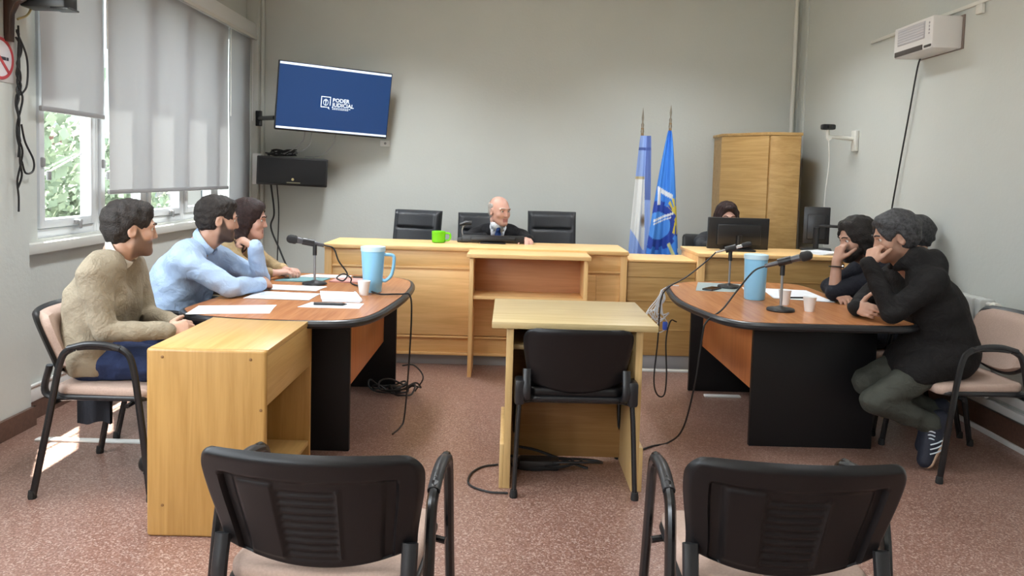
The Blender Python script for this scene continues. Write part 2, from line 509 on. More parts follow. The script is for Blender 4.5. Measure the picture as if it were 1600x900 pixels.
# outside: ground, hill, trees, houses
GRASS = plain('pale_yard_ground', (0.36, 0.36, 0.33), 0.9, noise=0.3, nscale=1.5)
HILL = plain('hill_scrub', (0.06, 0.082, 0.092), 0.95, noise=0.25, nscale=0.25)
structure(MB().box((-140, -40, -1.2), (-2.9, 140, -1.0)).build('ground', GRASS, smooth=False))
mb = MB()
mb.grid(lambda u, v: (-85+45*v-10*math.sin(u*9), -30+190*u, -1+26*math.sin(min(1, (1-v)*1.3)*PI/2)*(0.75+0.25*math.sin(u*11+1)+0.10*math.sin(u*31))), 60, 14)
structure(mb.build('hill', HILL))
LEAFMAT = plain('tree_leaves', (0.21, 0.26, 0.17), 0.7, noise=0.35, nscale=3)
BARK = plain('tree_bark', (0.10, 0.07, 0.05), 0.9)
def tree(x, y, h, r, label, seed):
    rnd = random.Random(seed)
    t = thing('tree', label, 'tree', (x, y, -1.0), group='trees outside the windows')
    MB().tube([(0, 0, 0), (0.05, 0.03, h*0.35), (0, 0.05, h*0.75)], [0.18, 0.07], 8, smooth=3).build('trunk', BARK, t)
    vs_ = []; fs_ = []
    for i in range(5200):
        d = Vector((rnd.gauss(0, 1), rnd.gauss(0, 1), rnd.gauss(0, 1))).normalized()
        q = rnd.random()**0.4
        c = Vector((d.x*r*q, d.y*r*q, h*0.62+d.z*h*0.40*q))*1.0
        c += Vector((math.sin(c.z*2), math.cos(c.x*3), math.sin(c.y*3)))*0.15
        s = rnd.uniform(0.05, 0.12)
        a = Vector((rnd.gauss(0, 1), rnd.gauss(0, 1), rnd.gauss(0, 1))).normalized(); b_ = a.orthogonal().normalized()
        n = len(vs_)
        vs_ += [c-a*s, c+b_*s*0.6, c+a*s, c-b_*s*0.6]; fs_.append((n, n+1, n+2, n+3))
    o = MB().add(vs_, fs_).build('foliage', LEAFMAT, t, smooth=False)
    o['kind'] = 'stuff'
tree(-7.0, 9.0, 4.6, 2.0, 'leafy green tree filling the open pane under the short blind', 1)
tree(-11.5, 12.2, 4.0, 1.8, 'lower green tree just outside the pane left of the mullion', 2)
tree(-14.5, 15.0, 5.6, 2.3, 'taller green tree farther off outside the near panes', 3)
tree(-9.5, 17.5, 3.0, 1.7, 'small round tree outside beside the pale house', 4)
HW = plain('house_plaster', (0.20, 0.19, 0.18), 0.8); HR = plain('house_roof_red', (0.16, 0.055, 0.045), 0.6, noise=0.2, nscale=4)
hs = thing('house', 'pale house with a red sheet roof outside the far panes', 'house', (-13, 24, -1))
MB().box((-2.5, -3, 0), (2.5, 3.5, 2.3)).build('house_wall', HW, hs, smooth=False)
MB().add([(-3, -3.4, 2.3), (3, -3.4, 2.3), (3, 3.9, 2.3), (-3, 3.9, 2.3), (0, -3.4, 3.5), (0, 3.9, 3.5)], [(0, 1, 4), (3, 5, 2), (1, 2, 5, 4), (0, 4, 5, 3), (0, 3, 2, 1)]).build('roof', HR, hs, smooth=False)
for yy in (-2.0, 0.2, 2.2):
    MB().box((2.48, yy, 0.8), (2.54, yy+0.8, 1.8)).build('window', plain('house_window', (0.10, 0.13, 0.15), 0.2), hs, smooth=False)
# floor trunking strips
t = thing('floor_trunking', 'white flat cable trunking strip on the floor behind the near seated man', 'trunking', (-1.5, 3.885, 0))
MB().prism(rounded_rect(-0.90, -0.022, 0.62, 0.022, 0.005, 2), 0, 0.011, 0.003).build('trunking_cover', WHITE, t)
t = thing('floor_trunking', 'white trunking strip on the floor in front of the low bench', 'trunking', (1.1, 5.665, 0))
MB().prism(rounded_rect(-0.16, -0.025, 0.35, 0.02, 0.005, 2), 0, 0.016, 0.003).build('trunking_cover', WHITE, t)
t = thing('floor_trunking', 'short white trunking strip on the floor seen under the right table', 'trunking', (1.46, 5.02, 0))
MB().prism(rounded_rect(-0.13, -0.022, 0.11, 0.022, 0.005, 2), 0, 0.012, 0.003).build('trunking_cover', WHITE, t)
# ================================================================ FURNITURE
def wbox(name, mat, root, lo, hi, bev=0.003):
    return MB().box(lo, hi, bev).build(name, mat, root, base=root.location)

# --- judge's bench
b = thing('judge_bench', 'long light oak judge bench with framed front panel behind the empty centre desk', 'bench', (-0.23, 5.70, 0))
wbox('bench_top', BENCH_X, b, (-1.37, 5.645, 0.862), (0.895, 6.22, 0.892), 0.005)
wbox('frieze_board', BENCH_X, b, (-1.345, 5.69, 0.735), (0.885, 5.72, 0.862), 0.002)
wbox('front_board', BENCH_X, b, (-1.345, 5.695, 0.08), (0.885, 5.72, 0.735), 0.002)
wbox('corner_stile', BENCH_Z, b, (-1.36, 5.675, 0.0), (-1.305, 6.2, 0.862), 0.004)
wbox('corner_stile', BENCH_Z, b, (0.84, 5.675, 0.0), (0.89, 6.2, 0.862), 0.004)
MB().box((-1.20, 5.676, 0.225), (0.665, 5.697, 0.712), 0.012).build('raised_panel', BENCH_X, b, base=b.location)
for zz, h in ((0.722, 0.016), (0.205, 0.016), (0.075, 0.022)):
    wbox('moulding', BENCH_X, b, (-1.305, 5.674, zz), (0.84, 5.70, zz+h), 0.006)
wbox('kick_board', GREY, b, (-1.30, 5.71, 0.0), (0.84, 5.73, 0.08), 0.001)

# --- open shelf lectern in front of the bench
b = thing('shelf_lectern', 'open oak lectern shelf standing against the middle of the bench', 'lectern', (0.15, 5.5, 0))
wbox('lectern_top', BENCH_X, b, (-0.285, 5.32, 0.85), (0.583, 5.645, 0.878), 0.004)
wbox('side_panel', BENCH_Z, b, (-0.265, 5.345, 0), (-0.237, 5.66, 0.85), 0.002)
wbox('side_panel', BENCH_Z, b, (0.537, 5.345, 0), (0.565, 5.66, 0.85), 0.002)
wbox('shelf', BENCH_X, b, (-0.237, 5.36, 0.555), (0.537, 5.66, 0.578), 0.002)
wbox('back_panel', PINKWOOD, b, (-0.237, 5.63, 0.578), (0.537, 5.655, 0.85), 0.001)

# --- low bench and clerk's desk on the right
b = thing('low_bench', 'low oak counter between the judge bench and the clerk desk under the flags', 'counter', (1.15, 5.75, 0))
wbox('counter_top', BENCH_X, b, (0.897, 5.69, 0.815), (1.405, 6.15, 0.832), 0.004)
wbox('front_board', CABWOOD, b, (0.897, 5.705, 0.11), (1.405, 5.73, 0.815), 0.002)
for zz in (0.30, 0.52, 0.70):
    wbox('front_batten', CABWOOD, b, (0.897, 5.699, zz), (1.405, 5.707, zz+0.008), 0.002)
wbox('kick_board', GREY, b, (0.897, 5.72, 0.0), (1.405, 5.75, 0.11), 0.001)
b = thing('clerk_desk', 'raised oak clerk desk holding the black monitor on the right', 'desk', (2.0, 5.75, 0))
wbox('desk_top', BENCH_X, b, (1.405, 5.64, 0.868), (2.56, 6.25, 0.896), 0.004)
wbox('end_board', BENCH_Z, b, (1.41, 5.66, 0.0), (1.465, 6.22, 0.868), 0.004)
wbox('end_board', BENCH_Z, b, (2.50, 5.66, 0.0), (2.55, 6.22, 0.868), 0.004)
wbox('front_board', CABWOOD, b, (1.465, 5.69, 0.06), (2.50, 5.715, 0.868), 0.002)
for zz in (0.42, 0.685, 0.845):
    wbox('front_batten', CABWOOD, b, (1.465, 5.682, zz), (2.50, 5.692, zz+0.010), 0.003)

# --- corner cabinet
b = thing('corner_cabinet', 'tall oak cabinet standing in the right corner behind the clerk', 'cabinet', (2.35, 7.3, 0))
A, B_, C_ = (2.025, 7.39), (2.338, 6.95), (2.60, 6.905)
MB().prism([A, B_, C_, (2.66, 7.3), (2.66, 7.70), (2.03, 7.70)], 0.02, 1.86).build('cabinet_body', CABWOOD, b, base=b.location, smooth=False)
MB().prism([(A[0]-0.012, A[1]-0.008), (B_[0]-0.006, B_[1]-0.014), (C_[0]+0.01, C_[1]-0.012), (2.67, 7.3), (2.67, 7.71), (2.018, 7.71)], 1.86, 1.888, 0.003).build('cabinet_top', CABWOOD, b, base=b.location)
def face_panel(P, Q, z0, z1, t, inset, name, mat, root):
    p = Vector((P[0], P[1], 0)); q = Vector((Q[0], Q[1], 0)); d = (q-p); L = d.length; d.normalize()
    n = Vector((d.y, -d.x, 0))
    M = Matrix(((d.x, n.x, 0, p.x), (d.y, n.y, 0, p.y), (0, 0, 1, 0), (0, 0, 0, 1)))
    return MB().box((inset, -0.002, z0), (L-inset, t, z1), 0.002, M).build(name, mat, root, base=root.location)
face_panel(A, B_, 0.05, 1.855, 0.016, 0.004, 'cabinet_door', CABDOOR, b)
face_panel(B_, C_, 0.05, 1.855, 0.012, 0.004, 'side_panel', CABWOOD, b)
p = Vector(A)*0.12+Vector(B_)*0.88
MB().box((p.x-0.016, p.y-0.045, 1.0), (p.x+0.006, p.y-0.015, 1.10), 0.005).build('cabinet_handle', CHROME, b, base=b.location)

# --- small witness desk in the centre
b = thing('witness_desk', 'small pale oak desk in the centre with the black chair pushed in', 'desk', (0.31, 3.7, 0))
wbox('desk_top', PALE_X, b, (-0.062, 3.40, 0.742), (0.685, 4.06, 0.772), 0.003)
for x0, x1, xf in ((0.005, 0.037, -0.012), (0.590, 0.622, 0.0)):
    wbox('side_panel', PALE_Z, b, (x0, 3.425, 0), (x1, 4.0, 0.742), 0.002)
wbox('foot_block', PALE_Z, b, (-0.013, 3.425, 0), (0.005, 4.0, 0.205), 0.002)
wbox('foot_block', PALE_Z, b, (0.622, 3.425, 0), (0.640, 4.0, 0.205), 0.002)
wbox('modesty_panel', wood('desk_inner_oak', (0.36, 0.205, 0.08), (0.28, 0.15, 0.055), 'X'), b, (0.037, 3.80, 0.02), (0.590, 3.82, 0.742), 0.001)
wbox('shelf', PALE_X, b, (0.037, 3.50, 0.628), (0.590, 3.80, 0.648), 0.001)

# --- yellow oak side stand at the left
b = thing('oak_stand', 'yellow oak shelf stand at the front left, side panel with screw caps facing us', 'stand', (-1.133, 3.22, 0))
MB().box((-1.362, 2.88, 0.0), (-0.905, 2.905, 0.735), 0.012, seg=3).build('side_panel', OAK_Z, b, base=b.location)
wbox('side_panel', OAK_Z, b, (-1.355, 3.545, 0.0), (-0.91, 3.57, 0.71), 0.002)
wbox('stand_top', OAK_Y, b, (-1.358, 2.905, 0.710), (-0.906, 3.575, 0.734), 0.003)
wbox('back_panel', OAK_Y, b, (-1.352, 2.905, 0.03), (-1.334, 3.545, 0.71), 0.001)
wbox('front_rail', OAK_Y, b, (-0.928, 2.905, 0.515), (-0.910, 3.545, 0.71), 0.001)
wbox('shelf', OAK_Y, b, (-1.334, 2.905, 0.135), (-0.915, 3.545, 0.157), 0.001)
CAPM = plain('screw_cap', (0.22, 0.11, 0.035), 0.5)
for x, z in ((-1.30, 0.702), (-0.965, 0.70), (-0.925, 0.505), (-1.30, 0.125)):
    MB().lathe([(0.0015, 0.003), (0.0055, 0.002), (0.006, 0)], 10, Matrix.Translation((x, 2.88, z)) @ Matrix.Rotation(PI/2, 4, 'X')).build('screw_cap', CAPM, b, base=b.location)

# --- the two curved hearing tables
def hearing_table(label, outline, x, panel_x0, panel_x1, yf, yb, mod_x):
    t = thing('hearing_table', label, 'table', (x, (yf+yb)/2, 0), group='curved hearing tables')
    P = [Vector((p[0], p[1], 0)) for p in outline]
    P = catmull(P, 5, True)
    cen = sum(P, Vector())/len(P)
    inner = [cen+(q-cen)*(1-0.028/max(0.05, (q-cen).length)) for q in P]
    MB().prism([(q.x, q.y) for q in inner], 0.701, 0.737).build('table_top', CHERRY, t, base=t.location, smooth=False)
    MB().tube([(q.x, q.y, 0.717) for q in [cen+(q-cen)*(1-0.018/max(0.05, (q-cen).length)) for q in P]], 0.0195, 10, closed=True, up=(0, 0, 1)).build('edge_band', BLACK, t, base=t.location)
    wbox('panel_leg', BLACKM, t, (panel_x0, yf, 0.0), (panel_x1, yf+0.032, 0.70), 0.002)
    wbox('panel_leg', BLACKM, t, (panel_x0 if mod_x < 0 else mod_x-0.09, yb, 0.0), (panel_x1 if mod_x > 0 else mod_x+0.09, yb+0.032, 0.70), 0.002)
    wbox('modesty_panel', MODESTY, t, (mod_x-0.009, yf+0.032, 0.31), (mod_x+0.009, yb, 0.70), 0.001)
    return t
hearing_table('left cherry topped table with black legs covered in papers',
    [(-1.57, 3.66), (-1.45, 3.545), (-1.15, 3.48), (-0.85, 3.485), (-0.70, 3.545), (-0.625, 3.72), (-0.575, 4.10), (-0.56, 4.45), (-0.585, 4.80), (-0.66, 5.0), (-0.85, 5.12), (-1.2, 5.16), (-1.48, 5.13), (-1.56, 4.95), (-1.56, 4.2), (-1.585, 3.80)],
    -1.1, -1.45, -0.785, 3.84, 5.03, -0.815)
hearing_table('right cherry topped table with black legs and two microphones',
    [(2.10, 3.86), (1.98, 3.755), (1.607, 3.735), (1.25, 3.735), (1.13, 3.80), (1.055, 3.98), (0.985, 4.40), (1.02, 4.85), (1.08, 5.08), (1.25, 5.25), (1.6, 5.33), (1.93, 5.30), (2.03, 5.1), (2.02, 4.4), (2.06, 4.05)],
    1.55, 1.335, 2.0, 4.08, 5.15, 1.345)

# --- stackable office chairs (local frame: the sitter looks along +y)
def S(a, b_, x):
    t = max(0.0, min(1.0, (x-a)/(b_-a))); return t*t*(3-2*t)
def back_surface(front, relief, W=0.252, z0=0.535, z1=0.80, drop=0.05, y0=-0.21, lean=0.40, thick=0.040, taper=0.90, rc=0.055, off=0.0):
    H = z1-z0
    def fn(u, v):
        a = 2*u-1
        # rounded upper corners by shrinking the half width near the top
        top = (1-v)*H
        hw = W*(taper+(1-taper)*S(0, 0.8, v))
        if top < rc: hw -= rc-math.sqrt(max(0, rc*rc-(rc-top)**2))
        bot = v*(H)
        if bot < 0.02: hw -= 0.02-math.sqrt(max(0, 0.0004-(0.02-bot)**2))
        hw += off if off < 0 else 0
        x = a*hw
        zb = z0-drop*(1-(abs(a))**2.2)
        zt = z1+0.004*(1-a*a)
        z = zb+(zt-zb)*v
        y = y0-lean*(z-z0)+0.055*(x/W)**2
        edge = min(1.0, min((1-abs(a))/0.06, v/0.06, (1-v)/0.08))
        edge = math.sin(max(0, edge)*PI/2)
        if front: y += thick*0.5*edge + (0.012 if off else 0)
        else:
            y -= thick*0.5*edge
            y += relief(a, v) if relief else 0
        return (x, y, z)
    return fn
def ribbed(a, v):
    """rear shell of the waiting room chairs: wide border, two pads, a ribbed middle panel"""
    iv = S(0.02, 0.05, v)*(1-S(0.76, 0.81, v))
    g = (S(-0.80, -0.76, a)*(1-S(-0.68, -0.65, a))+S(0.65, 0.68, a)*(1-S(0.76, 0.80, a)))*iv
    pads = (S(-0.66, -0.62, a)*(1-S(-0.31, -0.28, a)))*S(0.06, 0.10, v)*(1-S(0.73, 0.77, v))
    mid = S(-0.28, -0.25, a)*(1-S(0.23, 0.26, a))*S(0.07, 0.10, v)*(1-S(0.70, 0.73, v))
    fld = S(-0.68, -0.65, a)*(1-S(0.65, 0.68, a))*iv
    rib = 0.5+0.5*math.sin(v*2*PI*15)
    ridge = S(0.25, 0.27, a)*(1-S(0.28, 0.30, a))*S(0.08, 0.10, v)*(1-S(0.70, 0.73, v))
    return 0.016*g+0.009*fld-0.0065*pads+mid*(0.0055*rib)-0.004*ridge
def smooth_back(a, v):
    return -0.004*S(-0.9, -0.7, a)*(1-S(0.7, 0.9, a))*S(0.1, 0.3, v)

def office_chair(label, loc, rz, group, arms=True, relief=ribbed, fabric=None, nu=110, nv=72, W=0.252, z0=0.535, z1=0.80):
    c = thing('office_chair', label, 'chair', loc, rz, group)
    fabric = fabric or BEIGE
    th = 0.040 if nu > 100 else 0.026
    # seat
    mb = MB(); 
    bm_pts = rounded_rect(-0.225, -0.195, 0.225, 0.235, 0.06, 6)
    mb.prism(bm_pts, 0.435, 0.482, 0.018, seg=3)
    mb.v = [(x, y, z-(0.022*S(0.12, 0.24, y)) - 0.006*(1-(x/0.24)**2)) for x, y, z in mb.v]
    mb.build('seat', fabric, c)
    MB().prism(rounded_rect(-0.232, -0.202, 0.232, 0.225, 0.06, 6), 0.415, 0.440, 0.010).build('seat_shell', BLACK, c)
    # back
    o = MB().slab(back_surface(True, None, W, z0, z1, thick=th), back_surface(False, relief, W, z0, z1, thick=th), nu, nv).build('back_shell', BLACKSOFT, c, angle=60)
    f2 = back_surface(True, None, W-0.018, z0+0.012, z1-0.014, off=-0.004)
    def fb(u, v):
        x, y, z = back_surface(True, None, W-0.018, z0+0.012, z1-0.014)(u, v)
        return (x, y-0.012, z)
    def ff(u, v):
        x, y, z = back_surface(True, None, W-0.018, z0+0.012, z1-0.014)(u, v)
        e = min(1, min(u, 1-u)/0.08, min(v, 1-v)/0.10)
        return (x, y+0.022*math.sin(max(0, e)*PI/2)+0.002, z)
    MB().slab(ff, fb, 24, 16).build('back_cushion', fabric, c)
    r = 0.0140 if nu > 100 else 0.0115
    for s in (-1, 1):
        x = 0.262*s
        if arms:
            pts = [(x*1.03, 0.245, 0.008), (x, 0.20, 0.36), (x*0.99, 0.165, 0.585), (x*0.99, 0.125, 0.645), (x*0.99, 0.06, 0.658), (x*0.99, -0.03, 0.658), (x*0.99, -0.10, 0.642), (x*0.99, -0.14, 0.585), (x, -0.185, 0.36), (x*1.03, -0.255, 0.008)]
            MB().tube(pts, r, 10, smooth=6, flat=1.35, up=(0, 1, 0.2)).build('arm_leg_frame', BLACKMET, c)
            MB().tube([(x*0.99, 0.115, 0.652), (x*0.99, 0.05, 0.667), (x*0.99, -0.03, 0.667), (x*0.99, -0.105, 0.648)], 0.0165, 10, smooth=5, flat=0.8, up=(0, 0, 1)).build('armrest', BLACK, c)
        else:
            MB().tube([(x*0.88, -0.20, 0.44), (x*0.97, -0.21, 0.40), (x*1.03, -0.265, 0.008)], r, 10, smooth=5, flat=1.3, up=(0, 1, 0.2)).build('leg', BLACKMET, c)
            MB().tube([(x*0.88, 0.17, 0.42), (x*0.97, 0.18, 0.38), (x*1.03, 0.235, 0.008)], r, 10, smooth=5, flat=1.3, up=(0, 1, 0.2)).build('leg', BLACKMET, c)
            MB().box((x*0.97-0.022, -0.235, 0.405), (x*0.97+0.022, -0.145, 0.52), 0.012).build('arm_stub', BLACK, c)
        for yy in (0.245, -0.257 if arms else -0.267):
            MB().lathe([(0.017, 0.0), (0.018, 0.012), (0.015, 0.035)], 10, Matrix.Translation((x*1.03, yy if arms or yy < 0 else 0.237, 0))).build('foot_cap', RUBBER, c)
        # upright from seat to back
        MB().tube([(x*0.80, -0.10, 0.425), (x*0.83, -0.19, 0.425), (x*0.85, -0.228, 0.46), (x*0.85, -0.205, 0.565)], 0.013, 10, smooth=5, flat=1.5, up=(1, 0, 0)).build('back_upright', BLACK, c)
    for yy in (-0.17, 0.15):
        MB().tube([(-0.258, yy-0.01, 0.405), (-0.20, yy, 0.412), (0.20, yy, 0.412), (0.258, yy-0.01, 0.405)], 0.010, 8).build('cross_bar', BLACKMET, c)
    return c
office_chair('black backed chair in the left foreground, seen from behind, ribbed back panel', (-0.418, 1.955, 0), math.radians(-3.5), 'empty chairs in the foreground', W=0.26)
office_chair('black backed chair in the right foreground, nearer the hooded man, seen from behind', (0.682, 1.968, 0), math.radians(-2), 'empty chairs in the foreground', W=0.253, z1=0.803)
office_chair('smooth black armless chair pushed under the centre witness desk', (0.322, 3.60, 0), math.radians(0.5), None, arms=False, relief=smooth_back, fabric=BLACKSOFT, nu=40, nv=30, W=0.245, z0=0.50, z1=0.765)
office_chair('beige chair at the left edge carrying the man in the tan sweater', (-1.735, 3.46, 0), math.radians(-90), 'chairs of the left table', nu=40, nv=30)
office_chair('beige chair under the man in the light blue shirt', (-1.76, 4.21, 0), math.radians(-90), 'chairs of the left table', nu=40, nv=30)
office_chair('beige chair under the long haired woman at the left table', (-1.80, 4.96, 0), math.radians(-90), 'chairs of the left table', nu=30, nv=20)
office_chair('beige chair at the right edge under the man in the black hooded jacket', (2.35, 3.90, 0), math.radians(92), 'chairs of the right table', nu=40, nv=30)
office_chair('beige chair under the bearded man at the right table', (2.36, 4.58, 0), math.radians(90), 'chairs of the right table', nu=30, nv=20)
office_chair('beige chair under the grey haired man half hidden by the wall', (2.50, 5.17, 0), math.radians(90), 'chairs of the right table', nu=30, nv=20)

# --- leather executive chairs behind the bench (sitter looks along +y)
def executive_chair(label, loc, rz, hw=0.205, zt=1.10):
    c = thing('executive_chair', label, 'chair', loc, rz, 'leather chairs behind the bench')
    def surf(y0, puff):
        def fn(u, v):
            a = 2*u-1
            e = min(1, min(u, 1-u)/0.10, min(v, 1-v)/0.08)
            e = math.sin(max(0, e)*PI/2)
            z = 0.56+(zt-0.56)*v
            seam = math.exp(-((z-(zt-0.155))/0.010)**2)*(1-S(0.72, 0.8, abs(a)))
            side = math.exp(-((abs(a)-0.80)/0.035)**2)*0.6
            y = y0-0.16*(z-0.56)+0.03*a*a+puff*(e-0.45*seam-0.30*side)
            hwv = hw*(1.0-0.06*v*0)
            return (a*hwv*(1-0.05*(1-e)), y, z)
        return fn
    MB().slab(surf(-0.20, 0.05), surf(-0.25, -0.035), 40, 48).build('backrest', LEATHER, c, angle=70)
    MB().prism(rounded_rect(-0.24, -0.2, 0.24, 0.26, 0.07), 0.42, 0.53, 0.04, seg=3).build('seat', LEATHER, c)
    for s in (-1, 1):
        MB().tube([(0.27*s, -0.20, 0.47), (0.29*s, -0.19, 0.66), (0.29*s, -0.10, 0.70), (0.29*s, 0.12, 0.70), (0.28*s, 0.18, 0.66), (0.25*s, 0.12, 0.46)], 0.018, 8, smooth=5).build('armrest', BLACK, c)
    MB().lathe([(0.03, 0.10), (0.03, 0.28), (0.022, 0.28), (0.022, 0.43)], 14).build('gas_column', BLACKMET, c)
    for k in range(5):
        a = 2*PI*k/5+0.3
        MB().tube([(0.02*math.cos(a), 0.02*math.sin(a), 0.12), (0.28*math.cos(a), 0.28*math.sin(a), 0.075)], [0.026, 0.015], 8).build('base_arm', BLACK, c)
        MB().lathe([(0.006, -0.012), (0.03, -0.012), (0.03, 0.012), (0.006, 0.012)], 12, Matrix.Translation((0.28*math.cos(a), 0.28*math.sin(a), 0.03)) @ Matrix.Rotation(PI/2, 4, 'X')).build('caster', BLACK, c)
    return c
executive_chair('left empty black leather chair behind the bench, turned aside near the green mug', (-0.895, 6.62, 0), PI-math.radians(18), 0.232)
executive_chair('black leather chair behind the bench in which the bald judge sits', (-0.245, 6.70, 0), PI, 0.225, 1.085)
executive_chair('right empty black leather chair behind the bench facing forward', (0.400, 6.62, 0), PI+math.radians(3), 0.226, 1.12)
oc = thing('task_chair', 'black swivel chair almost hidden behind the clerk monitor', 'chair', (1.80, 6.72, 0), PI)
MB().prism(rounded_rect(-0.23, -0.2, 0.23, 0.24, 0.08), 0.43, 0.50, 0.03).build('seat', BLACK, oc)
MB().box((-0.22, -0.26, 0.60), (0.22, -0.20, 0.95), 0.03).build('backrest', BLACK, oc)
MB().tube([(0, -0.23, 0.62), (0, -0.24, 0.48), (0, -0.1, 0.42)], 0.02, 8, smooth=3).build('back_bar', BLACKMET, oc)
for s in (-1, 1):
    MB().tube([(0.27*s, -0.12, 0.45), (0.30*s, -0.12, 0.68), (0.30*s, 0.10, 0.70)], 0.016, 8, smooth=4).build('armrest', BLACK, oc)
MB().lathe([(0.03, 0.10), (0.025, 0.43)], 14).build('gas_column', BLACKMET, oc)
for k in range(5):
    a = 2*PI*k/5
    MB().tube([(0, 0, 0.12), (0.27*math.cos(a), 0.27*math.sin(a), 0.03)], [0.025, 0.028], 8).build('base_arm', BLACK, oc)
# ================================================================ EQUIPMENT AND SMALL THINGS
def frame_from(origin, right, up):
    """matrix with local x=right, z=up, y=pointing away behind the face"""
    r = Vector(right).normalized(); u = Vector(up); u = (u-r*u.dot(r)).normalized(); y = u.cross(r)
    return Matrix(((r.x, y.x, u.x, origin[0]), (r.y, y.y, u.y, origin[1]), (r.z, y.z, u.z, origin[2]), (0, 0, 0, 1)))

def text_mesh(name, body, size, mat, parent, M, extrude=0.0008, align='LEFT', space=1.0, sx=1.0):
    cu = bpy.data.curves.new(name, 'FONT')
    cu.body = body; cu.size = size; cu.extrude = extrude; cu.align_x = align; cu.space_character = space; cu.resolution_u = 2
    cu.offset = size*0.018
    cu.materials.append(mat)
    o = bpy.data.objects.new(name, cu)
    link(o, parent)
    dg = bpy.context.evaluated_depsgraph_get()
    me = bpy.data.meshes.new_from_object(o.evaluated_get(dg))
    bpy.data.objects.remove(o)
    o2 = bpy.data.objects.new(name, me)
    link(o2, parent)
    o2.matrix_local = M @ Matrix.Diagonal((sx, 1, 1, 1))
    return o2

# --- ceiling lamps: louvred fluorescent trays above the frame
TUBE = plain('lamp_diffuser', (0.8, 0.82, 0.82), 0.4, emit=(0.93, 0.97, 1.0), estr=2.0)
def ceiling_lamp(x, y, power, where):
    t = thing('ceiling_lamp', 'white fluorescent ceiling tray ' + where, 'lamp', (x, y, 3.14), 0, 'ceiling lamps')
    MB().box((-0.16, -0.62, 0.0), (0.16, 0.62, 0.07), 0.006).build('lamp_tray', WHITE, t)
    MB().box((-0.14, -0.60, -0.006), (0.14, 0.60, 0.001)).build('diffuser', TUBE, t, smooth=False)
    for yy in (-0.45, 0.45):
        MB().tube([(0, yy, 0.07), (0, yy, ZC-3.14)], 0.006, 6).build('hanger', WHITE, t)
    l = add_light('lamp_light', 'AREA', (x, y, 3.128), (0, 0, -1), power, (0.92, 0.97, 1.0), 0.28, 1.2)
    l.data.spread = math.radians(LAMP_SPREAD)
LAMP_SPREAD = 136
for y, pl, pr, where in ((6.0, 40, 27, 'over the judge bench'), (3.1, 24, 12, 'over the hearing tables'), (0.2, 17, 9, 'over the foreground chairs')):
    ceiling_lamp(-1.25, y, pl, where + ', window side')
    ceiling_lamp(1.45, y, pr, where + ', far from the windows')

# --- television
SCREEN = plain('lit_blue_screen', (0.004, 0.012, 0.04), 0.3, emit=(0.014, 0.070, 0.235), estr=0.52)
SCRWHITE = plain('lit_white_screen', (0.6, 0.65, 0.7), 0.3, emit=(0.75, 0.83, 0.95), estr=0.62)
tvw, tvh = 1.075, 0.628
tvL = Vector((-2.135, 7.03, 2.105)); tvR = Vector((-1.185, 7.50, 2.066))
rt = (tvR-tvL); tvc = (tvL+tvR)/2
nrm = Vector((rt.y, -rt.x, 0)).normalized()
upv = (Vector((0, 0, 1))+nrm*0.14).normalized()
TVM = frame_from(tvc, rt, upv)
tv = thing('television', 'large flat screen on the back wall showing white lettering on blue', 'television')
tv.matrix_world = TVM
W2, H2 = rt.length/2, tvh/2
MB().box((-W2, 0.0, -H2), (W2, 0.045, H2), 0.006).box((-W2*0.55, 0.045, -H2*0.6), (W2*0.55, 0.075, H2*0.5), 0.012).build('tv_case', BLACK, tv)
MB().box((-W2+0.008, -0.002, -H2+0.016), (W2-0.008, 0.004, H2-0.008)).build('tv_screen', SCREEN, tv, smooth=False)
MB().box((-W2+0.010, -0.003, H2-0.030), (W2-0.010, 0.002, H2-0.010)).build('screen_bar', SCRWHITE, tv, smooth=False)
MB().box((-W2+0.010, -0.003, -H2+0.018), (W2-0.010, 0.002, -H2+0.036)).build('screen_bar', SCRWHITE, tv, smooth=False)
TXT = Matrix.Rotation(PI/2, 4, 'X')
lx = -0.125
text_mesh('screen_lettering', 'PODER', 0.050, SCRWHITE, tv, Matrix.Translation((lx+0.102, -0.004, -0.012)) @ TXT)
text_mesh('screen_lettering', 'JUDICIAL', 0.050, SCRWHITE, tv, Matrix.Translation((lx+0.102, -0.004, -0.055)) @ TXT)
for zz, ww in ((-0.070, 0.165), (-0.082, 0.15)):
    mb = MB()
    k = 0.0
    while k < ww:
        w = 0.012+0.010*((int(k*1000)*7) % 5)/5
        mb.box((lx+0.104+k, -0.0035, zz), (lx+0.104+k+w, -0.003, zz+0.005)); k += w+0.004
    o = mb.build('screen_small_print', SCRWHITE, tv, smooth=False); o['kind'] = 'stuff'
# emblem: open square frame with a figure inside
mb = MB()
t_ = 0.007
for lo, hi in (((-0.005, -0.07), (0.002, 0.032)), ((-0.005, 0.025), (0.085, 0.032)), ((0.078, -0.05), (0.085, 0.032)), ((-0.005, -0.07), (0.055, -0.063))):
    mb.box((lx+lo[0], -0.004, lo[1]), (lx+hi[0], -0.003, hi[1]))
mb.prism([(0.055, -0.07), (0.078, -0.085), (0.072, -0.06)], 0, 0.001, 0, Matrix.Translation((lx, -0.003, 0)) @ TXT)
mb.tube([(lx+0.040+0.022*math.cos(a), -0.0035, -0.022+0.028*math.sin(a)) for a in [2*PI*i/14 for i in range(14)]], 0.0025, 5, closed=True)
mb.box((lx+0.037, -0.004, -0.048), (lx+0.043, -0.003, 0.010)); mb.box((lx+0.028, -0.004, -0.010), (lx+0.052, -0.003, -0.004))
mb.build('screen_emblem', SCRWHITE, tv, smooth=False)
TVI = TVM.inverted()
mb = MB()
a0 = TVI @ Vector((-2.49, 7.62, 1.925)); a1 = TVI @ Vector((-2.19, 7.16, 1.905)); a2 = Vector((-0.42, 0.06, -0.20))
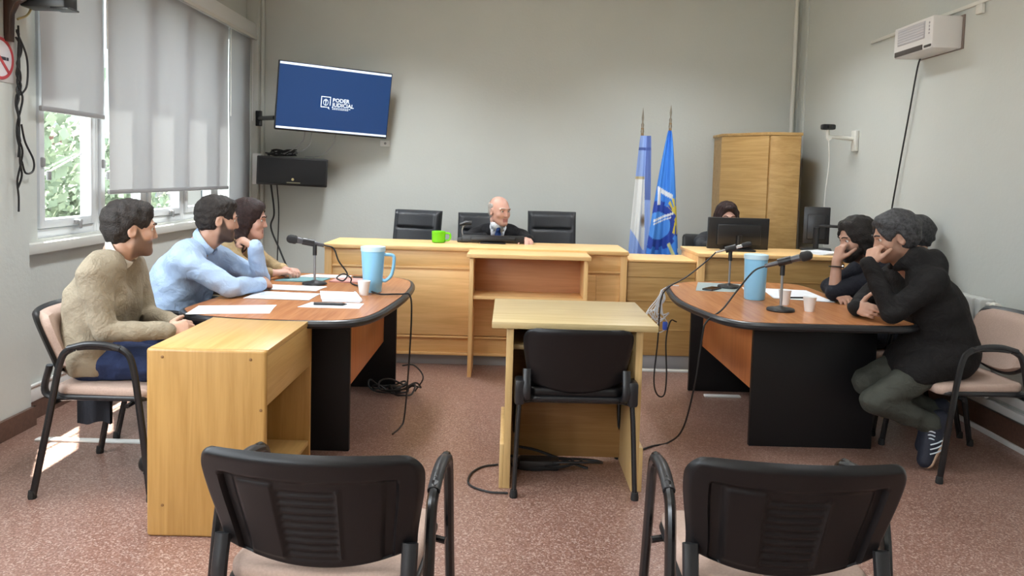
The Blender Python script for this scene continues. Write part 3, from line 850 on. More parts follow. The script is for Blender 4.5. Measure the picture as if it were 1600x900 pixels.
mb.tube([a0, a1, a2], 0.022, 8)
q = TVI @ Vector((-2.49, 7.63, 1.835))
mb.build('wall_arm', BLACKMET, tv)
MB().box((-2.515, 7.60, 1.85), (-2.46, 7.642, 2.0), 0.004, TVI).build('wall_plate', BLACKMET, tv)

# --- loudspeaker below the screen
sp = thing('speaker', 'wide black loudspeaker on the wall below the big screen', 'speaker', (-2.10, 7.44, 1.412))
sp.rotation_euler = (0, math.radians(1.6), math.radians(15))
MB().box((-0.325, -0.10, -0.135), (0.325, 0.195, 0.135), 0.008).build('speaker_case', plain('speaker_vinyl', (0.012, 0.011, 0.012), 0.6), sp)
MB().box((-0.31, -0.112, -0.12), (0.31, -0.098, 0.12), 0.006).build('speaker_grille', plain('speaker_cloth', (0.008, 0.008, 0.009), 0.9, bump=0.3, bscale=600), sp)
MB().lathe([(0.004, 0.003), (0.012, 0.002), (0.013, 0)], 12, Matrix.Translation((0.005, -0.112, -0.075)) @ Matrix.Rotation(PI/2, 4, 'X')).build('speaker_badge', plain('badge_gold', (0.45, 0.38, 0.2), 0.4, metal=0.6), sp)
MB().box((-0.05, -0.114, -0.112), (0.075, -0.111, -0.100)).build('speaker_nameplate', plain('nameplate', (0.12, 0.11, 0.07), 0.5), sp)
MB().tube([(0.0, 0.19, 0), (0.0, 0.205, 0)], 0.05, 10).build('wall_bracket', BLACK, sp)
t = thing('junction_box', 'white upright junction box left of the black loudspeaker', 'box', (-2.47, 7.60, 1.28))
MB().box((-0.055, -0.06, 0), (0.035, 0.03, 0.30), 0.008).build('box_cover', WHITE, t)
MB().box((-0.05, -0.066, 0.01), (0.03, -0.058, 0.29), 0.004).build('box_lid', WHITE, t)
def cable(label, pts, r=0.005, mat=None, smooth=8, name='cable', cat='cable', group=None):
    o = MB().tube(pts, r, 7, smooth=smooth).build(name, mat or CABLE)
    return tag(o, label, cat, group)
cb = thing('cable_bundle', 'heap of coiled dark cables on top of the wall loudspeaker', 'cables', (-2.24, 7.48, 1.558))
rnd = random.Random(3)
for k in range(5):
    pts = [(-0.13+0.30*rnd.random(), rnd.uniform(-0.08, 0.08), 0.006+0.06*rnd.random()*(1 if i not in (0, 6) else 0)) for i in range(7)]
    MB().tube(pts, 0.006, 6, smooth=5).build('cable_loop', CABLE, cb)
cable('thin grey lead drooping from the screen to the speaker top, left one', [(-1.93, 7.24, 1.80), (-1.97, 7.30, 1.70), (-2.10, 7.42, 1.62), (-2.22, 7.48, 1.575)], 0.005, GREY)
cable('thin grey lead drooping from the screen to the speaker top, middle one', [(-1.87, 7.26, 1.79), (-1.91, 7.32, 1.67), (-2.03, 7.40, 1.60), (-2.18, 7.48, 1.58)], 0.004, GREY)
cable('thin grey lead curving from under the screen, right one', [(-1.66, 7.33, 1.78), (-1.72, 7.40, 1.66), (-1.85, 7.47, 1.57), (-2.0, 7.52, 1.562)], 0.004, GREY)
t = thing('wall_socket', 'tiny white outlet plate under the big screen', 'socket', (-1.26, YB-0.012, 1.72))
MB().box((-0.05, 0, -0.03), (0.05, 0.012, 0.03), 0.005).build('plate', WHITE, t)
MB().lathe([(0.002, 0.004), (0.012, 0.003), (0.013, 0)], 10, Matrix.Rotation(PI/2, 4, 'X')).build('outlet', GREY, t)
cable('black cable hanging from the speaker down the wall behind the woman', [(-2.36, 7.60, 1.30), (-2.33, 7.62, 1.0), (-2.36, 7.62, 0.85), (-2.25, 7.60, 0.60), (-2.10, 7.5, 0.30), (-2.05, 7.4, 0.006)], 0.009)
cable('thinner black cable hanging straight below the speaker left end', [(-2.30, 7.60, 1.30), (-2.29, 7.64, 1.0), (-2.30, 7.64, 0.5), (-2.28, 7.6, 0.006)], 0.006)

# --- things at the upper left on the pier
DARKWOOD = wood('dark_brown_wood', (0.060, 0.028, 0.018), (0.035, 0.016, 0.011), 'Z')
t = thing('wall_shelf', 'dark brown wooden bracket shelf at the top left corner', 'shelf', (XL+0.06, 3.93, 2.03))
mb = MB(); mb.prism([(0.0, 0.0), (0.03, 0.0), (0.035, 0.14), (0.06, 0.19), (0.12, 0.22), (0.30, 0.235), (0.30, 0.26), (0.0, 0.26)], -0.02, 0.02, 0.003, Matrix.Translation((0.001, 0, 0)) @ Matrix.Rotation(PI/2, 4, 'X'))
mb.build('bracket', DARKWOOD, t)
MB().box((0.001, -0.30, 0.26), (0.33, 0.05, 0.285), 0.003).build('shelf_board', DARKWOOD, t)
t = thing('projector', 'dark device with a flat underside jutting out at the top left', 'device', (XL+0.24, 4.02, 2.215))
MB().box((-0.13, -0.06, 0), (0.10, 0.06, 0.07), 0.01).build('device_case', BLACK, t)
MB().box((0.02, -0.055, -0.006), (0.115, 0.05, 0.004), 0.004).build('device_tray', BLACK, t)
SIGNR = plain('sign_red', (0.50, 0.06, 0.07), 0.4); SIGNW = plain('sign_white', (0.72, 0.68, 0.72), 0.5); SIGNK = plain('sign_ink', (0.03, 0.03, 0.05), 0.5)
t = thing('prohibition_sign', 'round white sign with a red ring and slash at the left edge', 'sign', (XL+0.061, 3.875, 1.94))
MX = Matrix.Rotation(PI/2, 4, 'Y')
MB().box((0, -0.115, -0.115), (0.003, 0.115, 0.115), 0.001).build('sign_board', plain('sign_board', (0.60, 0.56, 0.54), 0.5), t, smooth=False)
MB().lathe([(0.001, 0.0045), (0.107, 0.0045), (0.107, 0.003)], 40, MX).build('sign_disc', SIGNW, t)
MB().tube([(0.005, 0.098*math.cos(a), 0.098*math.sin(a)) for a in [2*PI*i/40 for i in range(40)]], 0.009, 6, closed=True, flat=0.3, up=(1, 0, 0)).build('sign_ring', SIGNR, t)
MB().box((0.0045, -0.095, -0.008), (0.007, 0.095, 0.008), 0, Matrix.Rotation(math.radians(-45), 4, 'X')).build('sign_slash', SIGNR, t, smooth=False)
MB().box((0.0045, -0.05, -0.006), (0.006, 0.045, 0.010)).box((0.0045, 0.05, -0.006), (0.006, 0.065, 0.010)).build('sign_pictogram', SIGNK, t, smooth=False)
cb = thing('cable_bundle', 'tangle of dark cables hanging down the pier at the far left', 'cables', (XL+0.075, 3.99, 1.17))
rnd = random.Random(11)
for k in range(4):
    pts = []
    zt, zb = 2.12-0.02*k, (0.0, 0.12, 0.28, 0.36)[k]+1.17
    for i in range(13):
        f = i/12
        pts.append((0.012*rnd.random()+0.010, -0.012+rnd.uniform(-0.028, 0.028)*(0.4+0.6*(1-f)), zt+(zb-zt)*f-1.17))
    MB().tube(pts, 0.0055, 6, smooth=5).build('cable_strand', CABLE, cb)
MB().tube([(0.02, 0.0, 0.45), (0.02, 0.03, 0.36), (0.015, 0.105, 0.27), (0.015, 0.10, 0.21), (0.02, 0.03, 0.20), (0.02, 0.0, 0.26)], 0.0055, 6, smooth=6).build('cable_strand', CABLE, cb)
MB().tube([(0.02, -0.03, 0.92), (0.02, 0.05, 0.80), (0.02, 0.05, 0.66), (0.02, 0.0, 0.60)], 0.005, 6, smooth=6).build('cable_strand', CABLE, cb)
MB().tube([(0.02, -0.02, 0.98), (0.03, 0.05, 1.02), (0.05, 0.07, 1.10)], 0.006, 6, smooth=6).build('cable_strand', plain('yellow_cable', (0.45, 0.36, 0.16), 0.5), cb)

# --- heater unit, cable and conduit on the right wall
t = thing('wall_heater', 'boxy white air unit high on the right wall', 'heater', (xr(5.1), 5.12, 2.31))
AC = plain('air_unit_white', (0.74, 0.72, 0.71), 0.4)
MB().box((-0.20, -0.21, 0.0), (-0.006, 0.28, 0.205), 0.012).build('unit_case', AC, t)
MB().box((-0.012, -0.222, -0.003), (0.0, 0.285, 0.212), 0.003).build('back_plate', plain('back_plate', (0.22, 0.17, 0.15), 0.5), t)
MB().box((-0.206, -0.12, 0.075), (-0.198, 0.22, 0.185), 0.003).build('intake_grille', plain('grille_grey', (0.50, 0.49, 0.52), 0.5), t)
for k in range(6):
    MB().box((-0.209, -0.115, 0.082+k*0.017), (-0.2055, 0.215, 0.090+k*0.017), 0.001).build('grille_slat', plain('slat_grey', (0.60, 0.59, 0.61), 0.5) if k == 0 else bpy.data.materials['slat_grey'], t)
MB().box((-0.203, -0.10, 0.006), (-0.150, 0.26, 0.040), 0.004).build('outlet_slot', plain('slot_dark', (0.06, 0.05, 0.045), 0.6), t)
MB().box((-0.205, -0.20, 0.012), (-0.16, -0.12, 0.028), 0.004).build('outlet_slot', bpy.data.materials['slot_dark'], t)
for k in range(4):
    MB().lathe([(0.002, 0.004), (0.007, 0.003), (0.007, 0)], 8, Matrix.Translation((-0.199, -0.17, 0.165-0.022*k)) @ Matrix.Rotation(-PI/2, 4, 'Y')).build('indicator', plain('indicator_grey', (0.45, 0.42, 0.45), 0.4) if k == 0 else bpy.data.materials['indicator_grey'], t)
cable('black power lead running down the right wall from the air unit', [(2.80, 5.33, 2.325), (2.815, 5.40, 2.25), (2.818, 5.48, 1.95), (2.818, 5.58, 1.55), (2.818, 5.66, 1.2), (2.818, 5.69, 0.95), (2.818, 5.70, 0.40)], 0.006)
t = thing('conduit', 'thin white conduit along the right wall beside the air unit', 'conduit', (xr(5.4), 5.4, 2.56))
MB().box((-0.022, -1.6, -0.012), (-0.004, 0.75, 0.012), 0.004).build('conduit_cover', OFFWHITE, t)
t = thing('conduit_clip', 'small white clip under the conduit at the top right', 'clip', (xr(4.7), 4.72, 2.52))
MB().box((-0.03, -0.03, -0.035), (-0.004, 0.03, 0.025), 0.006).build('clip_body', OFFWHITE, t)

# --- camera on its arm
t = thing('room_camera', 'small black camera on a cream arm on the right wall', 'camera', (xr(6.36), 6.36, 1.78))
MB().box((-0.03, -0.045, -0.07), (-0.002, 0.045, 0.10), 0.006).build('wall_plate', OFFWHITE, t)
MB().tube([(-0.02, 0, 0.03), (-0.24, 0.0, 0.045)], 0.016, 10).build('arm', OFFWHITE, t)
MB().tube([(-0.24, 0.0, 0.03), (-0.245, 0.0, 0.10)], 0.014, 10).tube([(-0.24, 0, 0.045), (-0.22, 0, 0.02)], 0.02, 8).build('arm_head', OFFWHITE, t)
MB().box((-0.30, -0.04, 0.10), (-0.19, 0.03, 0.145), 0.014).build('camera_body', BLACK, t)
MB().lathe([(0.003, 0.016), (0.014, 0.014), (0.018, 0)], 12, Matrix.Translation((-0.245, -0.04, 0.122)) @ Matrix.Rotation(PI/2, 4, 'X')).build('lens', BLACKMET, t)
cable('thin white lead dropping from the small wall camera', [(2.62, 6.36, 1.80), (2.64, 6.38, 1.6), (2.63, 6.40, 1.35), (2.62, 6.38, 1.1), (2.60, 6.3, 0.90)], 0.004, OFFWHITE)

# --- radiators under the wall
t = thing('radiator', 'white ribbed radiator on the right wall behind the hooded man', 'radiator', (2.815, 4.75, 0.22))
RAD = plain('radiator_enamel', (0.55, 0.56, 0.54), 0.35)
for k in range(5):
    y = -0.40+k*0.08
    MB().box((-0.105, y, 0.0), (-0.012, y+0.066, 0.575), 0.014).build('radiator_section', RAD, t)
MB().tube([(-0.06, -0.44, 0.03), (-0.06, 0.0, 0.03)], 0.018, 10).tube([(-0.06, -0.45, 0.545), (-0.06, 0.0, 0.545)], 0.018, 10).build('radiator_pipe', RAD, t)
MB().lathe([(0.012, 0), (0.024, 0.005), (0.024, 0.05), (0.014, 0.055)], 12, Matrix.Translation((-0.06, -0.44, 0.545)) @ Matrix.Rotation(PI/2, 4, 'X')).build('radiator_valve', OFFWHITE, t)
MB().tube([(-0.06, -0.46, 0.545), (-0.05, -0.50, 0.52), (-0.03, -0.505, 0.46), (0.0, -0.505, 0.43)], 0.012, 8, smooth=5).build('supply_pipe', OFFWHITE, t)

# --- flags
FLAG = vcol_mat('flag_cloth', 0.75)
def flag(name, label, px, py, z_top, half_top, width, shift, paint, seed, tip):
    t = thing(name, label, 'flag', (px, py, 0))
    MB().lathe([(0.14, 0), (0.14, 0.03), (0.05, 0.05), (0.02, 0.06)], 20).build('flag_base', DARKWOOD, t)
    MB().tube([(0, 0, 0.04), (0.0, 0, z_top+0.06)], 0.013, 10).build('pole', wood('flag_pole_wood', (0.30, 0.2, 0.1), (0.2, 0.12, 0.06), 'Z') if seed == 1 else bpy.data.materials['flag_pole_wood'], t)
    mb = MB().lathe([(0.010, z_top), (0.016, z_top+0.03), (0.010, z_top+0.06), (0.013, z_top+0.09), (0.006, z_top+0.11), (0.010, z_top+0.15), (0.001, tip)], 12)
    mb.build('finial', plain('finial_metal', (0.28, 0.24, 0.19), 0.3, metal=0.8) if seed == 1 else bpy.data.materials['finial_metal'], t)
    nu, nv = 110, 170
    z0 = 0.40
    def fn(u, v, off=0.0):
        f = 1-v                        # 0 at the top
        hw = half_top+(width-half_top)*(f**0.85)
        x = shift(f)+(2*u-1)*hw
        y = -0.02+0.030*math.sin(u*9.5+seed*1.7)*(0.35+0.65*f)+0.014*math.sin(u*23+seed)*f+0.01*math.sin(f*6+u*4)
        return (x, y-0.015-off, z0+(z_top-0.01-z0)*v)
    mb = MB().slab(lambda u, v: fn(u, v, 0.002), lambda u, v: fn(u, v, -0.002), nu, nv)
    o = mb.build('flag_cloth', FLAG, t, angle=80)
    me = o.data
    at = me.color_attributes.new('print', 'FLOAT_COLOR', 'POINT')
    cols = np.ones((len(me.vertices), 4), np.float32)
    for i, v in enumerate(me.vertices):
        cols[i, :3] = paint(v.co.x, v.co.z)
    at.data.foreach_set('color', cols.ravel())
    return t
def paint_national(x, z):
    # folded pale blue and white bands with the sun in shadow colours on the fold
    lb = (0.25, 0.37, 0.72); wh = (0.68, 0.70, 0.70)
    left = -0.055-0.03*(1.5-z); 
    # white band shows on the left from z 1.45 down to a point near z 0.80
    if 0.80 < z < 1.46:
        right = 0.075*S(1.46, 1.25, z)+0.02-0.10*S(1.1, 0.80, z)*0
        lim = 0.03+0.035*(1.46-z) if z > 1.0 else 0.05
        lo = -0.2 if z > 1.02 else -0.10+(1.02-z)*0.62
        if lo < x < lim:
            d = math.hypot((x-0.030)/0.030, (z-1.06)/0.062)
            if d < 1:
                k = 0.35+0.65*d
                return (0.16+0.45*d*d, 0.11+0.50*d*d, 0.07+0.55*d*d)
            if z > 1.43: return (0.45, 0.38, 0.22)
            return wh
    if abs(z-1.70) < 0.012: return (0.05, 0.09, 0.30)
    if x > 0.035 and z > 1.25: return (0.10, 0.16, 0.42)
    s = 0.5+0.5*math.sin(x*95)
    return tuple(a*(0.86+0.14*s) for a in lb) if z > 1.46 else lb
def paint_province(x, z):
    blue = (0.045, 0.22, 0.70); pale = (0.07, 0.27, 0.75); dark = (0.018, 0.055, 0.36); yel = (0.62, 0.50, 0.06); wh = (0.72, 0.75, 0.80)
    gx, gz, R = -0.085, 1.02, 0.165
    dx, dz = x-gx, z-gz
    r = math.hypot(dx, dz*0.86); a = math.atan2(dz*0.86, dx)
    tooth = R+(0.026 if math.sin(a*15) > 0 else 0.0)
    sx, sz = 0.075, 1.115
    ex, ez = x-sx, z-sz
    rs = math.hypot(ex*1.15, ez*0.72); as_ = math.atan2(ez*0.72, ex*1.15)
    if 0.035 < rs < 0.118 and -1.9 < as_ < 2.6:
        if rs < 0.062 or math.sin(as_*17) > -0.25: return yel
    if rs <= 0.035 and -2.2 < as_ < 2.6: return yel
    # white strokes of the dam and the lever
    if abs((z-1.105)-(x+0.03)*0.42) < 0.011 and -0.13 < x < 0.05: return wh
    if abs((z-1.075)-(x+0.03)*0.42) < 0.006 and -0.13 < x < 0.03: return wh
    if 0.108 < r < tooth and -2.6 < a < 2.5: return dark
    if r < 0.108: return pale
    if abs((z-1.315)+(x+0.03)*0.55) < 0.022 and -0.10 < x < 0.035: return wh
    if abs(x+0.085) < 0.014 and 1.20 < z < 1.33: return wh
    if abs((x-0.125)-(z-0.9)*-0.03) < 0.012 and 0.79 < z < 1.02: return wh
    if 0.10 < x < 0.16 and abs(z-0.80) < 0.016: return wh
    if abs((z-0.80)+(x-0.045)*2.1) < 0.035 and 0.0 < x < 0.09: return (0.60, 0.62, 0.30)
    return blue
flag('national_flag', 'furled pale blue and white flag on a pole, left of two', 1.175, 6.92, 1.83, 0.045, 0.105, lambda f: 0.025-0.03*f, paint_national, 1, 2.07)
flag('provincial_flag', 'bright blue flag with gear and yellow sun emblem, right of two', 1.42, 6.90, 1.88, 0.015, 0.185, lambda f: -0.01-0.035*f, paint_province, 2, 2.10)

# --- monitors
def monitor(label, loc, rz, w, h, lift, tilt=0.0, stand=True):
    t = thing('monitor', label, 'monitor', loc, rz)
    R = Matrix.Translation((0, 0, lift)) @ Matrix.Rotation(tilt, 4, 'X')
    # the screen faces local +y, its rear faces local -y
    MB().box((-w/2, -0.012, 0), (w/2, 0.018, h), 0.006, R).box((-w*0.36, -0.035, h*0.12), (w*0.36, -0.010, h*0.80), 0.014, R).build('monitor_case', BLACK, t)
    MB().box((-w/2+0.012, 0.016, 0.02), (w/2-0.012, 0.0195, h-0.012), 0.001, R).build('screen', plain('dark_display', (0.02, 0.022, 0.03), 0.15) if 'dark_display' not in bpy.data.materials else bpy.data.materials['dark_display'], t)
    if stand:
        MB().tube([(0, -0.035, 0.008), (0, -0.045, lift+h*0.45)], 0.022, 10).build('stand_neck', BLACK, t)
        MB().prism(rounded_rect(-0.12, -0.11, 0.12, 0.09, 0.03), 0, 0.014, 0.004).build('stand_base', BLACK, t)
    return t
monitor('big black monitor seen from behind, hiding the clerk face', (1.785, 5.96, 0.896), math.radians(0), 0.475, 0.245, 0.012, math.radians(3))
m_ = monitor('low black monitor seen from behind before the bald judge', (-0.12, 6.06, 0.892), math.radians(0), 0.495, 0.058, 0.004, math.radians(-6), stand=False)
MB().box((-0.10, -0.07, 0), (0.10, 0.05, 0.008), 0.003).build('stand_base', BLACK, m_)
t = monitor('dark grey monitor on a side arm at the right wall, turned edgewise', (2.50, 6.22, 0.896), math.radians(-20), 0.20, 0.30, 0.05)
MB().tube([(0.02, -0.03, 0.20), (0.14, -0.05, 0.20), (0.26, -0.02, 0.195)], 0.012, 8, smooth=4).build('side_arm', BLACK, t)
t = thing('paper_stack', 'loose white papers on the clerk desk under the side monitor', 'papers', (2.42, 5.90, 0.896), 0.2)
for k in range(4):
    MB().box((-0.10+0.01*k, -0.13, 0.004*k), (0.10+0.008*k, 0.13, 0.004*k+0.003), 0, Matrix.Rotation(0.12*k, 4, 'Z')).build('sheet', PAPER, t, smooth=False)

# --- green mug
GREEN = plain('lime_green_glaze', (0.16, 0.62, 0.01), 0.25)
t = thing('mug', 'bright lime green mug on the bench left of the judge', 'mug', (-0.545, 5.99, 0.892))
MB().lathe([(0.045, 0.002), (0.052, 0.006), (0.054, 0.088), (0.051, 0.090), (0.048, 0.086), (0.046, 0.012), (0.001, 0.010)], 24).build('mug_body', GREEN, t)
MB().tube([(0.050, 0, 0.075), (0.085, 0, 0.072), (0.092, 0, 0.045), (0.080, 0, 0.022), (0.050, 0, 0.018)], 0.008, 8, smooth=5).build('mug_handle', GREEN, t)

# --- pitchers and cups
BLUEP = plain('sky_blue_plastic', (0.26, 0.58, 0.86), 0.35)
BLUEL = plain('pale_blue_plastic', (0.55, 0.78, 0.92), 0.4)
def pitcher(label, loc, rz, h, r0, r1, handle):
    t = thing('pitcher', label, 'pitcher', loc, rz)
    MB().lathe([(r0*0.93, 0), (r0, 0.006), (r1, h-0.01), (r1, h), (r1-0.004, h), (r0-0.006, 0.012), (0.001, 0.010)], 28).build('pitcher_body', BLUEP, t)
    MB().lathe([(0.001, 0.012), (r1*0.9, 0.012), (r1+0.003, 0.010), (r1+0.003, -0.016), (r1-0.001, -0.016)], 28, Matrix.Translation((0, 0, h))).build('pitcher_lid', BLUEL, t)
    if handle:
        MB().tube([(r1*0.93, 0, h-0.035), (r1+0.045, 0, h-0.04), (r1+0.052, 0, h-0.075), (r1+0.040, 0, h-0.15), (r1+0.008, 0, h-0.185), (r0*1.06, 0, h-0.185)], 0.010, 10, smooth=5, flat=1.4, up=(0, 1, 0)).build('pitcher_handle', plain('blue_handle', (0.22, 0.52, 0.78), 0.35), t)
    return t
pitcher('sky blue plastic pitcher with side handle on the left table', (-0.775, 4.40, 0.737), math.radians(5), 0.252, 0.052, 0.068, True)
pitcher('straight sky blue plastic pitcher on the right table, handle turned away', (1.470, 4.52, 0.737), math.radians(75), 0.256, 0.060, 0.067, True)
CUP = plain('white_cup_plastic', (0.86, 0.87, 0.87), 0.35)
def cup(label, loc, h=0.08):
    t = tag(MB().lathe([(0.024, 0), (0.025, 0.002), (0.035, h-0.003), (0.037, h), (0.034, h-0.001), (0.023, 0.005), (0.001, 0.005)], 20).build('plastic_cup', CUP, loc=loc), label, 'cup')
    return t
cup('white plastic cup in front of the blue pitcher on the left table', (-0.80, 4.27, 0.737))
cup('white plastic cup right of the front microphone stand, nearest the hooded man', (1.645, 4.13, 0.737))
cup('white plastic cup behind the front microphone stand on the right table', (1.585, 4.34, 0.737), 0.085)

# --- microphones on table stands
MICG = plain('mic_grey', (0.10, 0.10, 0.11), 0.35, metal=0.4)
def microphone(label, base, head, tail, top, cab, group='table microphones', slim=1.0):
    t = thing('microphone', label, 'microphone', base, 0, group)
    b = Vector(base)
    MB().lathe([(0.072, 0), (0.074, 0.006), (0.070, 0.014), (0.03, 0.020), (0.012, 0.028)], 28).build('stand_base', BLACK, t)
    tp = Vector(top)-b
    MB().tube([(0, 0, 0.02), (0, 0, tp.z-0.05)], 0.0075, 10).build('stand_pole', plain('stand_steel', (0.30, 0.30, 0.31), 0.3, metal=0.7) if 'stand_steel' not in bpy.data.materials else bpy.data.materials['stand_steel'], t)
    MB().tube([(0, 0, tp.z-0.07), (0, 0, tp.z-0.005)], 0.013, 10).build('pole_grip', BLACK, t)
    h = Vector(head)-b; tl = Vector(tail)-b; d = (h-tl).normalized()
    mid = tl+(h-tl)*0.42
    MB().tube([mid-d*0.035, mid+d*0.035], 0.021, 12).tube([mid, (0, 0, tp.z-0.01)], 0.012, 8).build('mic_clip', BLACK, t)
    MB().tube([tl, tl+(h-tl)*0.30, tl+(h-tl)*0.74], [0.011*slim, 0.013*slim, 0.019*slim], 14).build('mic_body', MICG if slim == 1 else CHROME, t)
    MB().tube([h-d*0.062, h-d*0.056, h-d*0.050, h-d*0.02, h-d*0.006, h], [q*slim for q in (0.020, 0.025, 0.026, 0.026, 0.019, 0.006)], 14).build('mic_grille', plain('mic_mesh', (0.02, 0.02, 0.022), 0.5, bump=0.6, bscale=900) if 'mic_mesh' not in bpy.data.materials else bpy.data.materials['mic_mesh'], t)
    MB().tube([Vector(p)-b for p in cab], 0.0048, 7, smooth=8).build('mic_cable', CABLE, t)
    return t
zt = 0.742
microphone('table microphone on the left table among papers, pointing left', (-1.165, 4.62, 0.7375), (-1.325, 4.58, 1.018), (-1.115, 4.64, 0.975), (-1.165, 4.62, 0.985),
    [(-1.115, 4.64, 0.975), (-1.06, 4.655, 0.955), (-1.03, 4.66, 0.88), (-0.98, 4.68, 0.80), (-1.0, 4.66, 0.76), (-1.04, 4.66, 0.775), (-1.0, 4.67, 0.80), (-0.955, 4.67, 0.775), (-0.95, 4.66, zt+0.003), (-0.86, 4.52, zt+0.003), (-0.72, 4.28, zt+0.003), (-0.60, 4.29, zt+0.003), (-0.545, 4.30, 0.735), (-0.535, 4.30, 0.6), (-0.545, 4.29, 0.3), (-0.56, 4.27, 0.05), (-0.575, 4.22, 0.006), (-0.60, 4.10, 0.006)])
microphone('nearer table microphone on the right table with its cable to the floor', (1.485, 4.12, 0.7375), (1.615, 4.05, 1.055), (1.40, 4.15, 0.975), (1.485, 4.12, 1.0),
    [(1.40, 4.15, 0.975), (1.33, 4.13, 0.945), (1.22, 4.06, 0.84), (1.13, 3.98, zt+0.018), (1.04, 3.94, 0.70), (1.02, 3.94, 0.62), (0.985, 3.92, 0.36), (0.95, 3.98, 0.12), (0.90, 4.08, 0.008), (0.80, 4.02, 0.006), (0.70, 3.93, 0.006)])
microphone('farther table microphone on the right table standing on the papers', (1.45, 4.98, 0.7395), (1.575, 4.95, 1.035), (1.36, 5.0, 0.965), (1.45, 4.98, 0.985),
    [(1.36, 5.0, 0.965), (1.28, 4.96, 0.90), (1.15, 4.90, 0.81), (1.03, 4.86, 0.745), (0.985, 4.86, 0.66), (0.975, 4.86, 0.40), (0.96, 4.86, 0.15), (0.985, 4.86, 0.05), (1.03, 4.86, 0.05), (1.04, 4.86, 0.18), (1.03, 4.87, 0.40), (1.06, 4.9, 0.52), (1.12, 5.0, 0.50)], slim=0.62)
t = thing('gooseneck_microphone', 'dark bench microphone on a bent neck left of the judge', 'microphone', (-0.36, 6.22, 0.892))
t.location = (-0.36, 6.12, 0.892)
MB().box((-0.045, -0.06, 0), (0.045, 0.06, 0.03), 0.008).build('mic_base', BLACK, t)
MB().tube([(0, 0.02, 0.03), (-0.01, 0.02, 0.10), (0.02, 0.015, 0.145), (0.05, 0.0, 0.15)], 0.006, 8, smooth=6).build('neck', GREY, t)
MB().tube([(-0.03, 0.0, 0.135), (0.02, 0.0, 0.155), (0.065, 0.0, 0.152)], [0.012, 0.02], 10).build('mic_head', BLACK, t)

# --- white computer leads hanging off the far end of the right table
cb = thing('cable_bundle', 'tangled white computer leads hanging between the tables at the right', 'cables', (0.99, 5.02, 0.42))
rnd = random.Random(5)
WC = plain('white_cable', (0.62, 0.63, 0.64), 0.5)
for k in range(6):
    w = rnd.uniform(0.03, 0.075); c = rnd.uniform(-0.03, 0.03); hz = rnd.uniform(0.0, 0.10)
    MB().tube([(0.04, 0.02, 0.285), (c+w*0.5, 0.0, 0.22), (c-w*0.4, 0.01, 0.15), (c-w, -0.01, hz+0.05), (c, 0.0, hz-0.01), (c+w, 0.01, hz+0.04), (c+w*0.3, 0.0, 0.13), (0.03, 0.01, 0.285)], 0.0035, 6, smooth=6).build('cable_loop', WC, cb)
MB().tube([(0.04, 0.02, 0.285), (0.06, 0.01, 0.30), (0.09, -0.02, 0.318), (0.13, -0.05, 0.3225)], 0.0035, 6, smooth=5).build('cable_loop', WC, cb)
MB().box((0.045, -0.015, 0.02), (0.075, 0.01, 0.075), 0.006).build('plug', plain('blue_plug', (0.05, 0.12, 0.55), 0.4), cb)

# --- cables on the floor
cb = thing('cable_bundle', 'coiled black cables on the floor by the left table end', 'cables', (-0.70, 4.92, 0.0))
rnd = random.Random(9)
for k in range(4):
    rx, ry = rnd.uniform(0.08, 0.16), rnd.uniform(0.05, 0.10); cx_, cy_ = rnd.uniform(-0.06, 0.06), rnd.uniform(-0.06, 0.04)
    pts = [(cx_+rx*math.cos(a), cy_+ry*math.sin(a), 0.007+0.012*k+(0.05*max(0, math.sin(a*2+k)))) for a in [2*PI*i/9 for i in range(9)]]
    MB().tube(pts, 0.006, 6, smooth=5, closed=True).build('cable_loop', CABLE, cb)
MB().tube([(0.12, 0.0, 0.01), (0.17, 0.02, 0.10), (0.10, 0.09, 0.16), (0.02, 0.115, 0.15)], 0.005, 6, smooth=6).build('cable_loop', CABLE, cb)
MB().box((-0.05, -0.03, 0.0), (0.03, 0.03, 0.045), 0.008).build('power_brick', BLACK, cb)
cb = thing('cable_bundle', 'flat pile of black cables on the floor under the centre desk', 'cables', (0.22, 3.70, 0.0))
for k in range(4):
    rx, ry = (0.13, 0.05) if k % 2 else (0.10, 0.06)
    cx_ = -0.07+0.07*k
    pts = [(cx_+rx*math.cos(a), -0.01*k+ry*math.sin(a), 0.007+0.010*k+0.02*max(0, math.sin(a+k))) for a in [2*PI*i/9 for i in range(9)]]
    MB().tube(pts, 0.006, 6, smooth=5, closed=True).build('cable_loop', CABLE, cb)
MB().tube([(-0.15, 0.03, 0.09), (-0.05, 0.02, 0.075), (0.10, 0.0, 0.03), (0.2, -0.03, 0.01)], 0.007, 6, smooth=5).build('cable_loop', CABLE, cb)
MB().box((-0.14, -0.06, 0.0), (0.06, 0.03, 0.05), 0.012).build('power_strip', BLACK, cb)
cable('thin black cord looping on the floor left of the centre desk', [(0.03, 3.36, 0.006), (-0.06, 3.37, 0.006), (-0.145, 3.44, 0.006), (-0.15, 3.56, 0.006), (-0.10, 3.66, 0.006), (-0.02, 3.70, 0.006)], 0.005)

